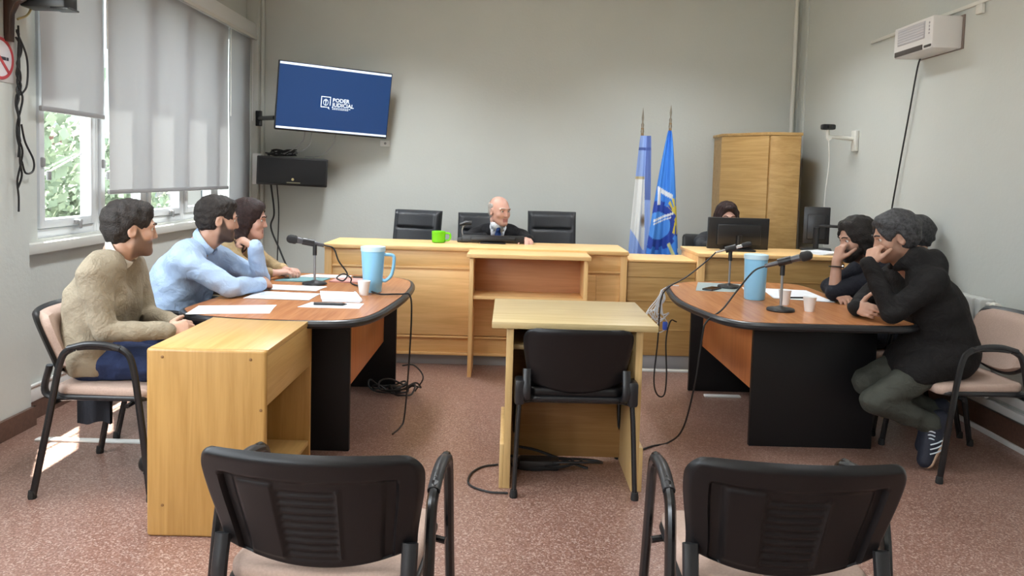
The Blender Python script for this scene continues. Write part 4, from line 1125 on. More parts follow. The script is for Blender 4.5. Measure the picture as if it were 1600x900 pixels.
# --- papers on the tables
def sheets(name, label, pts, z, n=1, th=0.0012, mat=None, cat='papers', jitter=0.012):
    cx_ = sum(p[0] for p in pts)/len(pts); cy_ = sum(p[1] for p in pts)/len(pts)
    t = thing(name, label, cat, (cx_, cy_, z))
    rnd = random.Random(len(label))
    for k in range(n):
        q = [(p[0]-cx_+rnd.uniform(-jitter, jitter)*(k > 0), p[1]-cy_+rnd.uniform(-jitter, jitter)*(k > 0)) for p in pts]
        MB().prism(q, k*th, (k+1)*th-0.0002).build('sheet', mat or PAPER, t, smooth=False)
    return t
zt = 0.7374
INK = plain('grey_print', (0.35, 0.36, 0.40), 0.8)
def print_lines(t, x0, x1, y0, n, dy, z, mat=None):
    mb = MB()
    rnd = random.Random(n)
    for k in range(n):
        mb.box((x0, y0-k*dy, z), (x1-rnd.uniform(0, 0.3)*(x1-x0), y0-k*dy+dy*0.35, z+0.0004))
    o = mb.build('printed_lines', mat or INK, t, smooth=False); o['kind'] = 'stuff'
s1 = sheets('paper_sheet', 'single white sheet at the near edge of the left table', [(-1.50, 3.56), (-1.13, 3.64), (-1.17, 3.87), (-1.53, 3.79)], zt, 2, cat='paper')
print_lines(s1, 0.10, 0.15, -0.02, 2, 0.02, 0.0024)
s1 = sheets('paper_stack', 'spread white papers between the shirtsleeved man and the folded document', [(-1.40, 4.05), (-1.05, 4.04), (-1.04, 4.26), (-1.39, 4.30)], zt, 3)
print_lines(s1, -0.13, 0.02, 0.06, 3, 0.035, 0.0037, plain('blue_print', (0.30, 0.36, 0.55), 0.8))
sheets('paper_stack', 'white papers lying at the foot of the left microphone', [(-1.44, 4.37), (-1.09, 4.36), (-1.07, 4.53), (-1.40, 4.55)], zt, 3)
s1 = sheets('document', 'thick folded white document in front of the cup on the left table', [(-0.97, 4.01), (-0.77, 4.01), (-0.845, 4.25), (-1.04, 4.27)], zt, 8, 0.0022, cat='document', jitter=0.006)
MB().tube([(0.135, -0.115, 0.012), (0.06, 0.115, 0.012)], 0.011, 8, flat=0.9).build('document_fold', PAPER, s1)
sheets('paper_sheet', 'white sheet at the curved front of the left table under the black pen', [(-1.05, 3.83), (-0.74, 3.83), (-0.745, 3.985), (-1.02, 3.985)], zt, 1, cat='paper')
t = thing('pen', 'black pen lying on the white sheet at the left table front', 'pen', (-0.90, 3.90, zt+0.0085), 0.03)
MB().tube([(-0.085, 0, 0), (0.06, 0, 0)], 0.008, 8).build('pen_barrel', BLACK, t); MB().tube([(0.06, 0, 0), (0.085, 0, 0)], [0.008, 0.002], 8).build('pen_cap', BLACK, t)
TEAL = plain('teal_folder', (0.16, 0.33, 0.36), 0.6); PINKF = plain('pink_folder', (0.60, 0.30, 0.27), 0.6)
sheets('folder', 'teal folder under the papers beyond the left microphone', [(-1.44, 4.72), (-1.16, 4.70), (-1.13, 4.88), (-1.38, 4.90)], zt, 2, 0.003, TEAL, 'folder')
sheets('folder', 'pinkish folder with papers at the far end of the left table', [(-1.11, 4.74), (-0.80, 4.72), (-0.84, 4.88), (-1.08, 4.90)], zt, 2, 0.004, PINKF, 'folder')
sheets('paper_stack', 'white papers at the far end of the left table before the woman', [(-1.36, 4.93), (-1.05, 4.93), (-1.02, 5.05), (-1.30, 5.06)], zt, 3)
t = thing('phone', 'dark phone lying near the far end of the left table', 'phone', (-0.93, 4.98, zt), 0.2)
MB().prism(rounded_rect(-0.075, -0.037, 0.075, 0.037, 0.012), 0, 0.009, 0.002).build('phone_case', BLACK, t)
MB().prism(rounded_rect(-0.071, -0.033, 0.071, 0.033, 0.010), 0.009, 0.0096).build('phone_screen', plain('phone_glass', (0.01, 0.01, 0.012), 0.08), t)
s1 = sheets('folder', 'grey green folder with papers at the foot of the far right microphone', [(1.19, 4.80), (1.44, 4.78), (1.60, 5.16), (1.30, 5.20)], zt, 2, 0.0009, plain('greygreen_folder', (0.30, 0.36, 0.36), 0.6), 'folder', 0.0)
sheets('paper_stack', 'wide spread of white papers before the bearded man on the right table', [(1.60, 4.56), (1.93, 4.46), (1.93, 4.93), (1.66, 4.96)], zt, 4)
sheets('paper_stack', 'white papers just behind the right blue pitcher', [(1.48, 4.66), (1.58, 4.66), (1.63, 4.98), (1.54, 4.99)], zt, 3, jitter=0.004)
t = thing('pen', 'dark pen on the white papers of the right table', 'pen', (1.76, 4.56, zt+0.0085), 0.1)
MB().tube([(-0.075, 0, 0), (0.055, 0, 0)], 0.006, 8).build('pen_barrel', BLACK, t); MB().tube([(0.055, 0, 0), (0.072, 0, 0)], [0.006, 0.0015], 8).build('pen_cap', BLACK, t)
t = thing('phone', 'black phone on the folder near the far right microphone', 'phone', (1.31, 4.87, zt+0.002), 0.9)
MB().prism(rounded_rect(-0.075, -0.037, 0.075, 0.037, 0.012), 0, 0.009, 0.002).build('phone_case', BLACK, t)
MB().prism(rounded_rect(-0.071, -0.033, 0.071, 0.033, 0.010), 0.009, 0.0096).build('phone_screen', bpy.data.materials['phone_glass'], t)
# dark jacket hanging below the seat of the first man
JK = plain('black_jacket_cloth', (0.010, 0.011, 0.017), 0.8, bump=0.3, bscale=60)
t = thing('jacket', 'dark jacket hanging below the seat of the tan sweater man', 'jacket', (-1.93, 3.57, 0.41))
MB().slab(lambda u, v: (-0.055+0.15*u, -0.05+0.012*math.sin(u*9), 0.0-0.19*(1-v)-0.01*math.sin(u*7)), lambda u, v: (-0.055+0.15*u, -0.02+0.012*math.sin(u*9+0.5), 0.0-0.19*(1-v)-0.01*math.sin(u*7)), 14, 8).build('jacket_cloth', JK, t)
# ================================================================ PEOPLE
def A3(p): return np.array(p, dtype=np.float64)
def unit(v):
    v = A3(v); return v/np.linalg.norm(v)

class Field:
    """signed distance field on a rectilinear lattice, finer where asked; turned into one closed surface"""
    def __init__(self, lo, hi, h, fine=(), hf=0.006):
        ax = []
        for d in range(3):
            iv = sorted((max(lo[d], a[d]), min(hi[d], b_[d])) for a, b_ in fine)
            pts = [lo[d]]
            while pts[-1] < hi[d]:
                x = pts[-1]
                step = h
                for a, b_ in iv:
                    if a-h < x < b_: step = hf
                pts.append(x+step)
            ax.append(np.array(pts))
        self.ax = ax
        self.F = np.full([len(a) for a in ax], 0.5, dtype=np.float32)
    def _win(self, lo, hi):
        s = []
        for d in range(3):
            i0 = max(0, int(np.searchsorted(self.ax[d], lo[d]))-1); i1 = min(len(self.ax[d]), int(np.searchsorted(self.ax[d], hi[d]))+1)
            if i1 <= i0: return None
            s.append(slice(i0, i1))
        return tuple(s)
    def _pts(self, w):
        return np.meshgrid(self.ax[0][w[0]], self.ax[1][w[1]], self.ax[2][w[2]], indexing='ij', sparse=True)
    def put(self, prim, k=0.02, sub=False):
        fn, lo, hi = prim
        pad = k+0.035
        w = self._win(lo-pad, hi+pad)
        if w is None: return self
        d = fn(*self._pts(w)).astype(np.float32)
        f = self.F[w]
        if sub:
            d = -d
            h = np.maximum(k-np.abs(f-d), 0)/max(k, 1e-6)
            self.F[w] = np.maximum(f, d)+h*h*k*0.25
        else:
            h = np.maximum(k-np.abs(f-d), 0)/max(k, 1e-6)
            self.F[w] = np.minimum(f, d)-h*h*k*0.25
        return self
    def cut(self, o, n):
        """remove everything beyond the plane"""
        X, Y, Z_ = np.meshgrid(*self.ax, indexing='ij', sparse=True)
        n = unit(n)
        self.F = np.maximum(self.F, ((X-o[0])*n[0]+(Y-o[1])*n[1]+(Z_-o[2])*n[2]).astype(np.float32))
        return self
    def ripple(self, fn):
        X, Y, Z_ = np.meshgrid(*self.ax, indexing='ij', sparse=True)
        near = np.abs(self.F) < 0.06
        r = np.broadcast_to(fn(X, Y, Z_), self.F.shape)
        self.F = np.where(near, self.F+r, self.F).astype(np.float32)
        return self
    def surface(self):
        F = self.F
        ins = F < 0
        c = [ins[i:ins.shape[0]-1+i, j:ins.shape[1]-1+j, k:ins.shape[2]-1+k] for i in (0, 1) for j in (0, 1) for k in (0, 1)]
        n = sum(q.astype(np.int8) for q in c)
        act = (n > 0) & (n < 8)
        I, J, K = np.nonzero(act)
        m = len(I)
        idx = np.full(act.shape, -1, np.int32); idx[I, J, K] = np.arange(m)
        off = [(i, j, k) for i in (0, 1) for j in (0, 1) for k in (0, 1)]
        val = np.stack([F[I+o[0], J+o[1], K+o[2]] for o in off], 1).astype(np.float64)
        P = np.stack([np.stack([self.ax[0][I+o[0]], self.ax[1][J+o[1]], self.ax[2][K+o[2]]], 1) for o in off], 1)
        acc = np.zeros((m, 3)); cnt = np.zeros((m, 1))
        for a in range(8):
            for b_ in range(a+1, 8):
                if sum(abs(x-y) for x, y in zip(off[a], off[b_])) != 1: continue
                s = (val[:, a] < 0) != (val[:, b_] < 0)
                t = np.where(s, val[:, a]/np.where(s, val[:, a]-val[:, b_], 1), 0)[:, None]
                acc += np.where(s[:, None], P[:, a]+(P[:, b_]-P[:, a])*t, 0); cnt += s[:, None]
        V = acc/np.maximum(cnt, 1)
        quads = []
        for d in range(3):
            a1, a2 = [(1, 2), (2, 0), (0, 1)][d]
            sl0 = [slice(None)]*3; sl1 = [slice(None)]*3
            sl0[d] = slice(0, -1); sl1[d] = slice(1, None)
            s0 = ins[tuple(sl0)]; s1 = ins[tuple(sl1)]
            E = np.argwhere(s0 != s1)
            ok = (E[:, a1] > 0) & (E[:, a2] > 0) & (E[:, a1] < act.shape[a1]) & (E[:, a2] < act.shape[a2])
            E = E[ok]
            up = s0[tuple(E.T)]
            def cell(o1, o2):
                C = E.copy(); C[:, a1] -= o1; C[:, a2] -= o2
                return idx[C[:, 0], C[:, 1], C[:, 2]]
            q = np.stack([cell(1, 1), cell(0, 1), cell(0, 0), cell(1, 0)], 1)
            q = np.where(up[:, None], q, q[:, ::-1])
            quads.append(q)
        Q = np.concatenate(quads)
        Q = Q[(Q >= 0).all(1)]
        return V, Q
    def smooth(self, V, Q, it):
        for _ in range(it):
            a = np.zeros_like(V); c = np.zeros((len(V), 1))
            for e in range(4):
                i, j = Q[:, e], Q[:, (e+1) % 4]
                np.add.at(a, i, V[j]); np.add.at(c, i, 1); np.add.at(a, j, V[i]); np.add.at(c, j, 1)
            V = V*0.5+0.5*a/np.maximum(c, 1)
        return V
    def build(self, name, mats, parent, it=1, pick=None):
        V, Q = self.surface()
        V = self.smooth(V, Q, it)
        base = np.array(parent.matrix_world.translation) if parent.parent is None else np.array(parent['base'])
        me = bpy.data.meshes.new(name)
        me.vertices.add(len(V)); me.vertices.foreach_set('co', (V-base).astype(np.float32).ravel())
        me.loops.add(len(Q)*4); me.loops.foreach_set('vertex_index', Q.astype(np.int32).ravel())
        me.polygons.add(len(Q)); me.polygons.foreach_set('loop_start', np.arange(0, len(Q)*4, 4, dtype=np.int32))
        if not isinstance(mats, (list, tuple)): mats = [mats]
        for mt in mats: me.materials.append(mt)
        if pick is not None:
            cen = V[Q].mean(1)
            me.polygons.foreach_set('material_index', pick(cen).astype(np.int32))
        me.polygons.foreach_set('use_smooth', np.ones(len(Q), bool))
        me.update(calc_edges=True); me.validate()
        o = bpy.data.objects.new(name, me)
        return link(o, parent)

def cap(a, b_, ra, rb=None, n=None, ratio=1.0):
    """tapered capsule, optionally flattened along n"""
    a = A3(a); b_ = A3(b_); rb = ra if rb is None else rb
    ba = b_-a; L2 = max(float(ba @ ba), 1e-10)
    nn = unit(n) if n is not None else None
    def fn(X, Y, Z_):
        px, py, pz = X-a[0], Y-a[1], Z_-a[2]
        t = np.clip((px*ba[0]+py*ba[1]+pz*ba[2])/L2, 0, 1)
        dx, dy, dz = px-t*ba[0], py-t*ba[1], pz-t*ba[2]
        r = ra+(rb-ra)*t
        if nn is None: return np.sqrt(dx*dx+dy*dy+dz*dz)-r
        q = dx*nn[0]+dy*nn[1]+dz*nn[2]
        d2 = dx*dx+dy*dy+dz*dz-q*q+(q/ratio)**2
        return (np.sqrt(d2)-r)*min(1.0, (1+ratio)/2)
    R = max(ra, rb)
    return fn, np.minimum(a, b_)-R, np.maximum(a, b_)+R

def ell(c, rad, M=None):
    c = A3(c); rad = A3(rad); M = np.eye(3) if M is None else M
    def fn(X, Y, Z_):
        px, py, pz = X-c[0], Y-c[1], Z_-c[2]
        q = [px*M[0, i]+py*M[1, i]+pz*M[2, i] for i in range(3)]
        k0 = np.sqrt(sum((q[i]/rad[i])**2 for i in range(3)))
        k1 = np.sqrt(sum((q[i]/rad[i]**2)**2 for i in range(3)))
        return k0*(k0-1)/np.maximum(k1, 1e-6)
    R = float(max(rad))
    return fn, c-R, c+R

def hand_prims(w, d, n, right, curl=(0.5, 0.7, 0.5), spread=0.0, thumb=(0.55, 0.65, 0.35), s_=1.0):
    d = unit(d); n = A3(n); n = unit(n-d*(n @ d)); s = np.cross(d, n)*(1 if right else -1)
    w = A3(w); out = []
    offs = (0.029, 0.010, -0.010, -0.028); lens = (0.072, 0.080, 0.074, 0.058)
    for k in range(4):
        base = w+d*0.012*s_+s*offs[k]*0.55*s_
        kn = w+d*(0.088-0.006*abs(k-1))*s_+s*offs[k]*s_
        out.append((cap(base, kn, 0.0150*s_, 0.0118*s_), 0.012))
        ang = 0.0; p = kn
        dk = unit(d+s*spread*(1.5-k)*0.3)
        for j, (seg, c) in enumerate(zip((0.46, 0.31, 0.23), curl)):
            ang += c*(1+0.10*k)
            dr = dk*math.cos(ang)+n*math.sin(ang)
            q = p+dr*lens[k]*seg*s_
            r0 = (0.0100, 0.0091, 0.0082)[j]*s_; r1 = (0.0091, 0.0082, 0.0070)[j]*s_
            out.append((cap(p, q, r0, r1), 0.004)); p = q
    t0 = w+d*0.022*s_+s*0.020*s_+n*0.006
    td = unit(d*thumb[0]+s*thumb[1]+n*thumb[2])
    t1 = t0+td*0.044*s_
    td2 = unit(td+d*0.55+n*0.15)
    t2 = t1+td2*0.033*s_
    t3 = t2+unit(td2+d*0.3+n*0.25)*0.024*s_
    out += [(cap(t0, t1, 0.0165*s_, 0.0120*s_), 0.012), (cap(t1, t2, 0.0112*s_, 0.0100*s_), 0.004), (cap(t2, t3, 0.0100*s_, 0.0080*s_), 0.004)]
    return out

def head_frame(fwd, roll=0.0):
    f = unit(fwd); r = unit(np.cross(f, (0, 0, 1))); u = np.cross(r, f)
    r2 = r*math.cos(roll)+u*math.sin(roll); u2 = np.cross(r2, f)
    return np.stack([r2, f, u2], 1)       # columns: right, forward, up

def SKINM(name, col, beard=(0.05, 0.03, 0.022)):
    m = plain(name, col, 0.48, noise=0.07, nscale=22, bump=0.05, bscale=300)
    nt = m.node_tree; b = nt.nodes['Principled BSDF']
    at = nt.nodes.new('ShaderNodeAttribute'); at.attribute_name = 'stubble'
    mx = nt.nodes.new('ShaderNodeMix'); mx.data_type = 'RGBA'; mx.inputs[7].default_value = (*beard, 1)
    src = b.inputs['Base Color'].links[0].from_socket
    nt.links.new(at.outputs['Fac'], mx.inputs[0]); nt.links.new(src, mx.inputs[6]); nt.links.new(mx.outputs[2], b.inputs['Base Color'])
    m.node_tree.nodes['Principled BSDF'].inputs['Subsurface Weight'].default_value = 0.06
    m.node_tree.nodes['Principled BSDF'].inputs['Subsurface Radius'].default_value = (0.01, 0.004, 0.002)
    return m
LIP = plain('lips', (0.36, 0.15, 0.13), 0.4)
EYEW = plain('eye_white', (0.70, 0.68, 0.65), 0.2); IRIS = plain('iris_dark', (0.03, 0.018, 0.012), 0.15)
def cloth(name, col, noise=0.10, bump=0.25, rough=0.85):
    m = plain(name, col, rough, noise=noise, nscale=9, bump=bump, bscale=90, spec=0.25)
    nt = m.node_tree; b = nt.nodes['Principled BSDF']
    tc = nt.nodes.new('ShaderNodeTexCoord'); n = nt.nodes.new('ShaderNodeTexNoise')
    n.inputs['Scale'].default_value = 11; n.inputs['Detail'].default_value = 3; n.inputs['Distortion'].default_value = 1.6
    bp = nt.nodes.new('ShaderNodeBump'); bp.inputs['Strength'].default_value = 0.4; bp.inputs['Distance'].default_value = 0.03
    old = b.inputs['Normal'].links[0].from_node
    nt.links.new(tc.outputs['Object'], n.inputs['Vector']); nt.links.new(n.outputs['Fac'], bp.inputs['Height'])
    nt.links.new(old.outputs[0], bp.inputs['Normal']); nt.links.new(bp.outputs[0], b.inputs['Normal'])
    return m
def hairm(name, col, noise=0.5, sc=60):
    return plain(name, col, 0.55, noise=noise, nscale=sc, bump=0.6, bscale=170, spec=0.28)

def folds(seed, amp):
    r = np.random.RandomState(seed)
    W = [(r.normal(size=3)*np.array([22, 22, 30]), r.uniform(0, 6.28), r.uniform(0.5, 1)) for _ in range(5)]
    def fn(X, Y, Z_):
        s = 0
        for k, ph, a in W:
            s = s+a*(1-1.9*np.abs(np.sin(0.62*(k[0]*X+k[1]*Y+k[2]*Z_)+ph+1.6*np.sin(9*X+5*Y+7*Z_+ph))))
        return -s*amp/2.0
    return fn

def person(name, label, J, skin, hair, hair_style, top, top_name='shirt', trousers=None, shoes=None, sole=None, sleeves='long', beard=None, beard_g=0.009, stubble=0.0, collar=None, collar_r=0.070, collar_up=0.28,
           hands=None, fwd=(1, 0, 0), hfwd=None, hroll=0.0, stout=1.0, h=0.016, seed=1, hood=False, skirt=0.0, trouser_end=0.12, suit=None, bulk=1.0, fine_hands=True, brow=True, female=False):
    J = {k: A3(v) for k, v in J.items()}
    root = thing(name, label, 'person', (J['pel'][0], J['pel'][1], 0.0))
    bpy.context.view_layer.update()
    lat = unit(J['sL']-J['sR']); fw = unit(fwd); HF = head_frame(hfwd if hfwd is not None else fwd, hroll)
    hd = J['hd']
    L = lambda x, y, z: hd+HF @ A3((x, y, z))
    hand_boxes = []
    hp = []
    for sd in ('L', 'R'):
        if hands and sd in hands and hands[sd]:
            q = hands[sd]; w = J['w'+sd]
            hp += hand_prims(w, q['d'], q['n'], sd == 'R', q.get('curl', (0.5, 0.7, 0.5)), q.get('spread', 0.0), q.get('thumb', (0.55, 0.65, 0.35)), q.get('s', 1.0))
            c = w+unit(q['d'])*0.08
            hand_boxes.append((c-0.115, c+0.115))
    allp = np.stack([v for v in J.values()])
    lo = allp.min(0)-0.26; hi = allp.max(0)+0.26; lo[2] = max(lo[2], -0.01)
    fine = [(hd-A3((0.135, 0.135, 0.15)), hd+A3((0.135, 0.135, 0.14)))] + (hand_boxes if fine_hands else [])
    # ---- the body, one surface from head to feet
    B = Field(lo, hi, h, fine, 0.0058)
    ch = J['che']; nk = J['nk']; pel = J['pel']
    upc = ch*0.35+nk*0.65
    B.put(cap(J['hipL'], J['hipR'], 0.085), 0.03)
    for s in (-1, 1):
        B.put(cap(pel+lat*0.05*s, ch+lat*0.055*s, 0.085*stout, 0.09*stout), 0.03)
        B.put(cap(ch+lat*0.06*s, upc+lat*0.07*s, 0.09, 0.07), 0.03)
    B.put(cap(J['sL'], J['sR'], 0.045), 0.03)
    for s in 'LR':
        B.put(cap(J['s'+s], J['e'+s], 0.043, 0.036), 0.02).put(cap(J['e'+s], J['w'+s], 0.037, 0.0265), 0.015)
        B.put(cap(J['hip'+s], J['k'+s], 0.068, 0.048), 0.03).put(cap(J['k'+s], J['a'+s], 0.047, 0.032), 0.02).put(cap(J['a'+s], J['t'+s], 0.034, 0.024), 0.02)
    nt = L(0, -0.025, -0.075)
    B.put(cap(nk-fw*0.0, nt, 0.060, 0.056), 0.03)
    B.put(cap(nk+fw*0.035, L(0, 0.02, -0.085), 0.045, 0.045), 0.02)
    # skull, jaw and face
    B.put(ell(L(0, -0.012, 0.035), (0.076, 0.098, 0.086), HF), 0.03)
    B.put(ell(L(0, 0.030, -0.015), (0.066, 0.066, 0.080), HF), 0.03)
    B.put(cap(L(-0.045, 0.018, -0.060), L(-0.012, 0.078, -0.095), 0.020, 0.019), 0.025)
    B.put(cap(L(0.045, 0.018, -0.060), L(0.012, 0.078, -0.095), 0.020, 0.019), 0.025)
    B.put(ell(L(0, 0.062, -0.072), (0.038, 0.030, 0.035), HF), 0.02)
    B.put(ell(L(0, 0.084, -0.098), (0.017, 0.014, 0.014), HF), 0.012)
    for s in (-1, 1):
        B.put(ell(L(0.040*s, 0.060, -0.025), (0.024, 0.024, 0.024), HF), 0.018)
        B.put(ell(L(0.031*s, 0.094, 0.010), (0.017, 0.014, 0.011), HF), 0.012, sub=True)
        B.put(cap(L(0.012*s, 0.091, 0.029), L(0.047*s, 0.079, 0.026), 0.009, 0.008), 0.012)
        B.put(ell(L(0.079*s, -0.004, -0.006), (0.010, 0.020, 0.032), HF), 0.008)
        B.put(ell(L(0.086*s, 0.002, -0.004), (0.006, 0.010, 0.018), HF), 0.004, sub=True)
    B.put(cap(L(0, 0.089, 0.018), L(0, 0.107, -0.026), 0.0080, 0.0112), 0.012)
    for s in (-1, 1): B.put(ell(L(0.011*s, 0.097, -0.030), (0.008, 0.010, 0.007), HF), 0.005)
    B.put(cap(L(-0.019, 0.088, -0.058), L(0.019, 0.088, -0.058), 0.0065), 0.006)
    B.put(cap(L(-0.016, 0.087, -0.070), L(0.016, 0.087, -0.070), 0.0075), 0.006)
    B.put(cap(L(-0.021, 0.099, -0.0635), L(0.021, 0.099, -0.0635), 0.0032), 0.003, sub=True)
    for pr, k in hp: B.put(pr, k)
    def pick(c):
        q = (c-hd) @ HF
        return ((np.abs(q[:, 0]) < 0.022) & (q[:, 1] > 0.076) & (q[:, 2] > -0.078) & (q[:, 2] < -0.053)).astype(int)
    body = B.build('body', [skin, LIP], root, 1, pick)
    if stubble > 0:
        me = body.data
        co = np.empty(len(me.vertices)*3, np.float32); me.vertices.foreach_get('co', co)
        q = (co.reshape(-1, 3)+np.array(root.location)-hd) @ HF
        ss = lambda a, b_, x: (lambda t: t*t*(3-2*t))(np.clip((x-a)/(b_-a), 0, 1))
        zb = -0.040+0.050*(1-ss(0.015, 0.055, q[:, 1]))
        mk = (1-ss(zb-0.008, zb+0.008, q[:, 2]))*ss(-0.150, -0.118, q[:, 2])*ss(-0.002, 0.018, q[:, 1])*(np.linalg.norm(q, axis=1) < 0.165)*(q[:, 1] < 0.112)*(np.abs(q[:, 0]) < 0.08)
        mk = np.where((np.abs(q[:, 0]) < 0.024) & (q[:, 1] > 0.074) & (q[:, 2] > -0.078) & (q[:, 2] < -0.054), 0, mk)
        at = me.attributes.new('stubble', 'FLOAT', 'POINT'); at.data.foreach_set('value', (mk*stubble).astype(np.float32))
    # ---- eyes and brows
    for s in (-1, 1):
        bm = bmesh.new(); bmesh.ops.create_uvsphere(bm, u_segments=12, v_segments=8, radius=0.0122)
        base = Vector(root.location)
        e = MB().bm(bm, Matrix.Translation(Vector(L(0.031*s, 0.0775, 0.010))-base)).build('eye', EYEW, root)
        bm = bmesh.new(); bmesh.ops.create_uvsphere(bm, u_segments=10, v_segments=6, radius=0.0068)
        MB().bm(bm, Matrix.Translation(Vector(L(0.031*s, 0.0842, 0.010))-base)).build('iris', IRIS, e)
        if brow:
            MB().tube([Vector(L(0.013*s, 0.101, 0.030))-base, Vector(L(0.030*s, 0.0985, 0.036))-base, Vector(L(0.049*s, 0.084, 0.031))-base], 0.0042, 6, smooth=3, flat=0.8).build('eyebrow', hair, root)
    # ---- hair
    if hair is not None:
        Hf = Field(hd-0.21-A3((0, 0, 0.14 if hair_style in ('long', 'wavy') else 0)), hd+0.20, 0.0062)
        grow = {'short': 0.013, 'crop': 0.009, 'long': 0.018, 'wavy': 0.019, 'bald': 0.004, 'thick': 0.020}[hair_style]
        Hf.put(ell(L(0, -0.016, 0.038), (0.076+grow, 0.099+grow, 0.088+grow), HF), 0.01)
        if hair_style != 'bald':
            Hf.put(ell(L(0, 0.050, 0.098), (0.055, 0.034, 0.022), HF), 0.025)
        Hf.put(ell(L(0, -0.045, -0.015), (0.064+grow*0.7, 0.060+grow*0.6, 0.065), HF), 0.025)
        if hair_style in ('long', 'wavy'):
            ln = 0.20 if hair_style == 'long' else 0.10
            for s in (-1, 1):
                Hf.put(cap(L(0.055*s, -0.03, 0.0), L(0.060*s, -0.04, -ln), 0.052, 0.040), 0.03)
                Hf.put(cap(L(0.074*s, 0.022, 0.045), L(0.080*s, 0.000, -ln*0.75), 0.016, 0.017), 0.02)
            Hf.put(cap(L(0, -0.075, 0.0), L(0, -0.070, -ln), 0.060, 0.050), 0.03)
        # the face stays free
        Hf.put(ell(L(0, 0.118, -0.030), (0.074, 0.080, 0.118 if hair_style != 'bald' else 0.16), HF), 0.012, sub=True)
        if hair_style in ('short', 'crop', 'thick', 'bald'):
            for s in (-1, 1):
                Hf.put(ell(L(0.086*s, 0.012, -0.018), (0.030, 0.028, 0.044), HF), 0.006, sub=True)
            Hf.cut(L(0, -0.06, -0.075), HF @ unit((0, 0.42, -1.0)))
            Hf.cut(L(0, 0.055, -0.02), HF @ unit((0, 1.0, -0.75)))
        if hair_style == 'bald':
            Hf.put(ell(L(0, 0.005, 0.125), (0.12, 0.17, 0.085), HF), 0.006, sub=True)
            Hf.cut(L(0, 0.012, 0), HF @ unit((0, 1.0, 0.1)))
        r = np.random.RandomState(seed)
        ks = r.normal(size=(6, 3))*85; ph = r.uniform(0, 6.28, 6)
        amp = 0.0028 if hair_style in ('short', 'thick', 'wavy', 'long') else 0.0015
        Hf.ripple(lambda X, Y, Z_: amp*sum(np.sin(ks[i, 0]*X+ks[i, 1]*Y+ks[i, 2]*Z_+ph[i]) for i in range(6))/2)
        Hf.build('hair', hair, root, 1)
    if beard is not None:
        Bf = Field(hd-0.16, hd+0.14, 0.0058)
        g = beard_g
        Bf.put(cap(L(-0.050, 0.012, -0.050), L(-0.012, 0.080, -0.096), 0.020+g, 0.020+g), 0.02)
        Bf.put(cap(L(0.050, 0.012, -0.050), L(0.012, 0.080, -0.096), 0.020+g, 0.020+g), 0.02)
        Bf.put(ell(L(0, 0.064, -0.074), (0.039+g, 0.030+g, 0.034+g), HF), 0.02)
        Bf.put(cap(L(-0.058, 0.012, -0.010), L(-0.052, 0.012, -0.055), 0.012+g, 0.017+g), 0.015).put(cap(L(0.058, 0.012, -0.010), L(0.052, 0.012, -0.055), 0.012+g, 0.017+g), 0.015)
        Bf.put(ell(L(0, 0.105, -0.063), (0.026, 0.03, 0.013), HF), 0.004, sub=True)
        Bf.put(ell(L(0, 0.100, -0.018), (0.052, 0.055, 0.029), HF), 0.010, sub=True)
        Bf.cut(L(0, 0, -0.030), HF @ unit((0, 0.25, 1)))
        Bf.build('beard', beard, root, 1)
    # ---- upper garment
    T = Field(lo, hi, 0.0105)
    st = stout; b2 = bulk
    waist = pel*0.85+ch*0.15
    T.put(cap(J['hipL'], J['hipR'], 0.112*st), 0.05)
    for s in (-1, 1):
        T.put(cap(waist+lat*0.065*s, ch+lat*0.070*s, 0.118*st*b2, 0.116*st*b2), 0.04)
        T.put(cap(ch+lat*0.075*s, upc+lat*0.085*s, 0.116*b2, 0.088*b2), 0.04)
        T.put(cap(nk-fw*0.005+lat*0.035*s+A3((0, 0, -0.015)), upc+lat*0.12*s+A3((0, 0, 0.02)), 0.042, 0.055), 0.04)
    for s in 'LR':
        e, w = J['e'+s], J['w'+s]
        T.put(cap(J['s'+s]+A3((0, 0, -0.012)), J['s'+s]*0.8+e*0.2, 0.060*b2, 0.062*b2), 0.06)
        T.put(cap(J['s'+s], e, 0.062*b2, 0.052*b2), 0.02)
        end = w+(w-e)*0.02 if sleeves == 'long' else e+(w-e)*0.16
        if isinstance(sleeves, dict): end = e+(w-e)*sleeves[s]
        T.put(cap(e, end, 0.050*b2, 0.040*b2), 0.012)
    if hood:
        T.put(cap(nk-fw*0.085+lat*0.065+A3((0, 0, 0.020)), nk-fw*0.085-lat*0.065+A3((0, 0, 0.020)), 0.052, n=(0, 0, 1), ratio=1.25), 0.07)
        T.put(cap(nk+fw*0.03+lat*0.075+A3((0, 0, 0.02)), nk-fw*0.07+lat*0.085+A3((0, 0, 0.030)), 0.030, 0.048), 0.06)
        T.put(cap(nk+fw*0.03-lat*0.075+A3((0, 0, 0.02)), nk-fw*0.07-lat*0.085+A3((0, 0, 0.030)), 0.030, 0.048), 0.06)
    if skirt:
        for s in 'LR':
            T.put(cap(J['hip'+s]+A3((0, 0, 0.02)), J['hip'+s]*(1-skirt)+J['k'+s]*skirt+A3((0, 0, 0.02)), 0.112, 0.100), 0.05)
        T.put(cap(ch*0.5+pel*0.5+fw*0.05, (J['hipL']+J['hipR'])*0.5*(1-skirt)+(J['kL']+J['kR'])*0.5*skirt+A3((0, 0, 0.03)), 0.11, 0.09), 0.05)
    # neck opening and hem
    T.put(cap(nk+fw*0.012-A3((0, 0, 0.0)), L(0, 0.0, -0.06), 0.060, 0.066), 0.012, sub=True)
